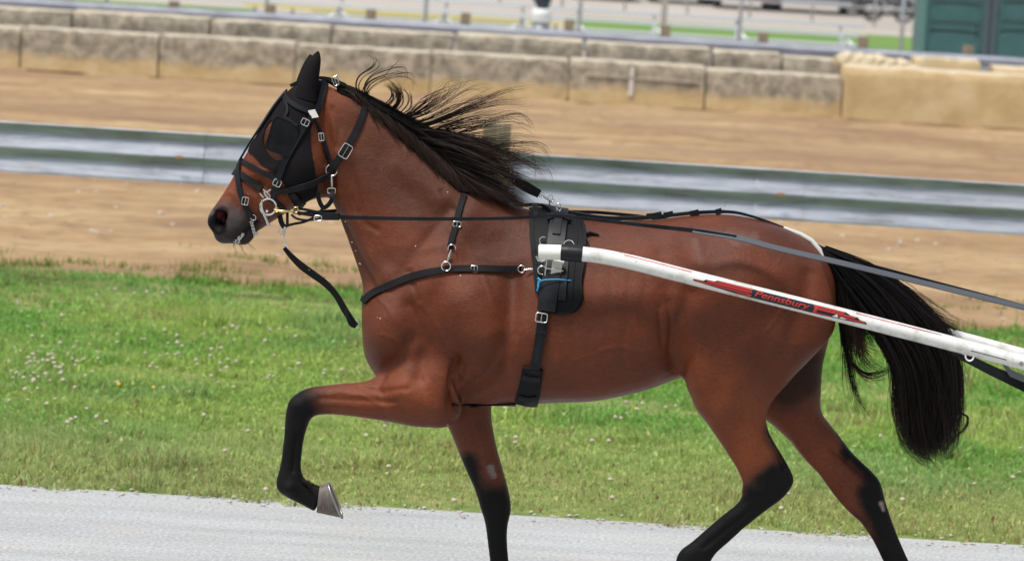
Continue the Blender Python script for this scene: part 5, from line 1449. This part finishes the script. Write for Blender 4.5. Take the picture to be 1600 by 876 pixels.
# white bucket and dark bag on it
q = P(846, 33, 62.6)
m_bk = mat('bucket_plastic', (.78, .82, .82), .5)
bk = empty('bucket', (q[0], 62.6, q[2]), 'upturned white plastic bucket between the two bleachers', 'bucket')
mb = MB(); mb.tube([(q[0], 62.6, q[2] - .02), (q[0], 62.6, q[2] + .18), (q[0], 62.6, q[2] + .22)], [.19, .18, .16], 20); mb.build('tub', m_bk, bk, bk, True)
MB().tube([(q[0], 62.6, 0), (q[0], 62.6, q[2] - .01)], .16, 14).build('stand', m_steel, bk, bk, True)
mb = MB(); mb.tube([(q[0] + .19 * math.cos(a), 62.6 + .19 * math.sin(a), q[2] + .01) for a in np.linspace(0, 6.0, 20)], .008, 6, closed=True); mb.build('rim', m_bk, bk, bk, True)
mb = MB(); z1_ = q[2] + .22
mb.tube([(q[0] + .02, 62.65, z1_ - .002), (q[0] + .02, 62.65, z1_ + .05), (q[0], 62.65, z1_ + .16), (q[0] - .02, 62.65, z1_ + .34), (q[0], 62.65, z1_ + .44), (q[0], 62.65, z1_ + .50)], [.09, .12, .17, .19, .13, .03], 16)
o = mb.build('cloth_bag', mat('navy_cloth', (.02, .028, .05), .85), None, None, True); tag(o, 'dark navy cloth bag sitting on the upturned white bucket', 'bag')
# portable toilets
m_pt = mat('green_plastic', (.018, .10, .10), .45, spec=.5)
base(m_pt, ramp(m_pt, noise(m_pt, coords(m_pt), 3, 4), [(.3, (.016, .085, .090)), (.7, (.026, .12, .115))]))
m_ptl = mat('light_green_plastic', (.07, .20, .18), .5); m_ptg = mat('grey_strip', (.05, .075, .10), .5)
Yt = 60.0
def toilet(pxa, pxb, label):
    xa, xb = P(pxa, 40, Yt)[0], P(pxb, 40, Yt)[0]; w = xb - xa
    root = empty('portable_toilet', ((xa + xb) / 2, Yt, 0), label, 'portable toilet', 'portable toilets at the right')
    MB().box((xa, Yt, .06), (xb, Yt + 1.15, 2.15)).build('cabin', m_pt, root, root, False, .02)
    MB().box((xa - .02, Yt - .02, 0), (xb + .02, Yt + 1.17, .06)).build('base', m_ptg, root, root, False, .01)
    mb = MB(); mb.add([(xa - .03, Yt - .03, 2.15), (xb + .03, Yt - .03, 2.15), (xb + .03, Yt + 1.18, 2.15), (xa - .03, Yt + 1.18, 2.15), (xa + .2, Yt + .25, 2.36), (xb - .2, Yt + .25, 2.36), (xb - .2, Yt + .9, 2.36), (xa + .2, Yt + .9, 2.36)], [(0,3,2,1),(4,5,6,7),(0,1,5,4),(1,2,6,5),(2,3,7,6),(3,0,4,7)])
    mb.build('roof', m_ptl, root, root, False, .02)
    for x in (xa, xb - .10): MB().box((x, Yt - .035, .08), (x + .10, Yt - .001, 2.1)).build('corner_strip', m_ptl if x == xa and pxa < 1500 else m_ptg, root, root, False, .01)
    z1, z2, z3 = P((pxa + pxb) / 2, 39, Yt)[2], P((pxa + pxb) / 2, 52, Yt)[2], P((pxa + pxb) / 2, 8, Yt)[2]
    def panel(za, zb, dpt):
        a, b, ch = xa + .17, xb - .17, .12
        pts = [(a, za), (b, za), (b, zb - ch), (b - ch, zb), (a + ch, zb), (a, zb - ch)]
        f = [(x, Yt - dpt, z) for x, z in pts]; g_ = [(x, Yt - .001, z) for x, z in pts]; n = 6
        MB().add(f + g_, [tuple(range(n))[::-1], tuple(n + k for k in range(n))] + [(k, (k + 1) % n, n + (k + 1) % n, n + k) for k in range(n)]).build('raised_panel', m_pt, root, root, False, .012)
    panel(.15, z2, .05); panel(z2 + .04, z1, .025); panel(z1 + .05, z3 - .02, .04); panel(z3 + .06, 2.0, .04)
toilet(1438, 1546, 'left one of two dark green portable toilets, behind the far guardrail')
toilet(1548, 1656, 'right one of two dark green portable toilets, cut by the picture edge')
# parked vehicles far behind
m_tyre = mat('tyre_rubber', (.02, .02, .022), .8); m_glass = mat('dark_glass', (.02, .025, .03), .1); m_rim = mat('wheel_rim', (.5, .5, .52), .35, .8)
m_plate = mat('lamp_glass', (.6, .6, .6), .2)
def car(pxc, Yc, colr, label, w=1.75, h=1.45, van=False):
    X_ = P(pxc, 10, Yc)[0]; mt = mat('car_paint', colr, .35, coat=.5)
    root = empty('parked_car' if not van else 'parked_van', (X_, Yc, 0), label, 'car' if not van else 'van', 'vehicles parked at the far side of the lane')
    L_ = 4.2
    prof = [(0, .35), (.02, .62), (.12, .80), (1.0, .92), (1.6, h), (3.3, h), (3.9, .95), (4.15, .9), (L_, .4), (3.9, .28), (.3, .26)] if not van else [(0, .35), (.05, .9), (.5, 1.1), (.95, h), (4.1, h), (L_, .5), (4.0, .28), (.3, .26)]
    V = []; n = len(prof)
    for s_, ins in ((-1, 0), (1, 0)):
        for (y, z) in prof: V.append((X_ + s_ * (w / 2 - (.16 if z > 1.0 else (.05 if z < .4 else 0))), Yc + y, z))
    F = [tuple(range(n))[::-1], tuple(n + k for k in range(n))] + [(k, (k + 1) % n, n + (k + 1) % n, n + k) for k in range(n)]
    MB().add(V, F).build('body', mt, root, root, False, .05)
    z0, z1 = (.98, h - .08) if not van else (1.18, h - .15); y0, y1 = (1.05, 1.53) if not van else (.58, .9)
    MB().add([(X_ - w * .38, Yc + y0 - .03, z0), (X_ + w * .38, Yc + y0 - .03, z0), (X_ + w * .33, Yc + y1 - .03, z1), (X_ - w * .33, Yc + y1 - .03, z1)], [(0, 1, 2, 3)]).build('windscreen', m_glass, root, root, False)
    for s_ in (-1, 1):
        MB().box((X_ + s_ * w * .36 - .16, Yc - .02, .58), (X_ + s_ * w * .36 + .16, Yc + .1, .72)).build('headlight', m_plate, root, root, False, .02)
        for y in (.75, 3.35):
            xw = X_ + s_ * (w / 2 - .1)
            tw = MB().tube([(xw - .11, Yc + y, .31), (xw - .1, Yc + y, .31), (xw + .1, Yc + y, .31), (xw + .11, Yc + y, .31)], [.28, .31, .31, .28], 20).build('wheel', m_tyre, root, root, True); auto(tw)
    MB().box((X_ - w * .3, Yc - .03, .34), (X_ + w * .3, Yc + .02, .52)).build('grille', m_tyre, root, root, False)
    MB().box((X_ - w * .47, Yc - .06, .38), (X_ + w * .47, Yc + .08, .46)).build('bumper', m_ptg, root, root, False, .02)
car(940, 96, (.45, .45, .46), 'silver parked car seen end-on, leftmost of the parked cars at the top edge')
car(1062, 97, (.50, .56, .62), 'pale blue parked car seen end-on, right of the cream pole')
car(1166, 95, (.42, .03, .04), 'red parked car seen end-on at the top edge')
car(1392, 98, (.62, .62, .62), 'white parked van left of the portable toilets', h=2.0, van=True)
# dark box trailer
Xa, Xb = P(1214, 10, 95)[0], P(1337, 10, 95)[0]
tr_ = empty('box_trailer', ((Xa + Xb) / 2, 95, 0), 'dark slate box trailer parked beyond the infield at the top edge', 'trailer')
MB().box((Xa, 95, .42), (Xb, 99, 2.5)).build('box', mat('slate_panel', (.035, .045, .06), .5), tr_, tr_, False, .03)
MB().box((Xa + .1, 94.9, .30), (Xb - .1, 94.99, .40)).build('bumper', m_steel, tr_, tr_, False)
for x in (Xa + .15, Xb - .15): MB().tube([(x - .12, 97, .3), (x + .12, 97, .3)], .3, 18).build('wheel', m_tyre, tr_, tr_, True)
# motorcycle
mc = empty('motorcycle', (P(1388, 18, 91)[0], 91, 0), 'dark motorcycle standing side-on in front of the white van', 'motorcycle')
xm = P(1388, 18, 91)[0]
for s_ in (-.42, .42):
    th = [(xm + s_ + .25 * math.cos(a), 91, .30 + .25 * math.sin(a)) for a in np.linspace(0, 2 * math.pi, 24, endpoint=False)]
    MB().tube(th, .045, 8, closed=True).build('wheel', m_tyre, mc, mc, True)
mb = MB(); mb.tube([(xm - .42, 91, .3), (xm - .28, 91, .8), (xm - .2, 91, .95)], .03, 8); mb.tube([(xm + .42, 91, .3), (xm, 91, .35), (xm - .25, 91, .7), (xm + .1, 91, .62), (xm + .42, 91, .6)], .04, 8); mb.build('frame', m_steel, mc, mc, True)
mb = MB(); mb.tube([(xm - .25, 91, .72), (xm - .1, 91, .78), (xm + .1, 91, .70)], [.06, .12, .07], 12); mb.build('tank', mat('blue_tank', (.12, .25, .5), .3), mc, mc, True)
MB().tube([(xm + .08, 91, .70), (xm + .3, 91, .68), (xm + .5, 91, .76)], [.06, .08, .04], 10).build('seat', m_tyre, mc, mc, True)
MB().tube([(xm - .2, 90.7, 1.0), (xm - .22, 91, .95), (xm - .2, 91.3, 1.0)], .018, 8).build('handlebar', m_steel, mc, mc, True)
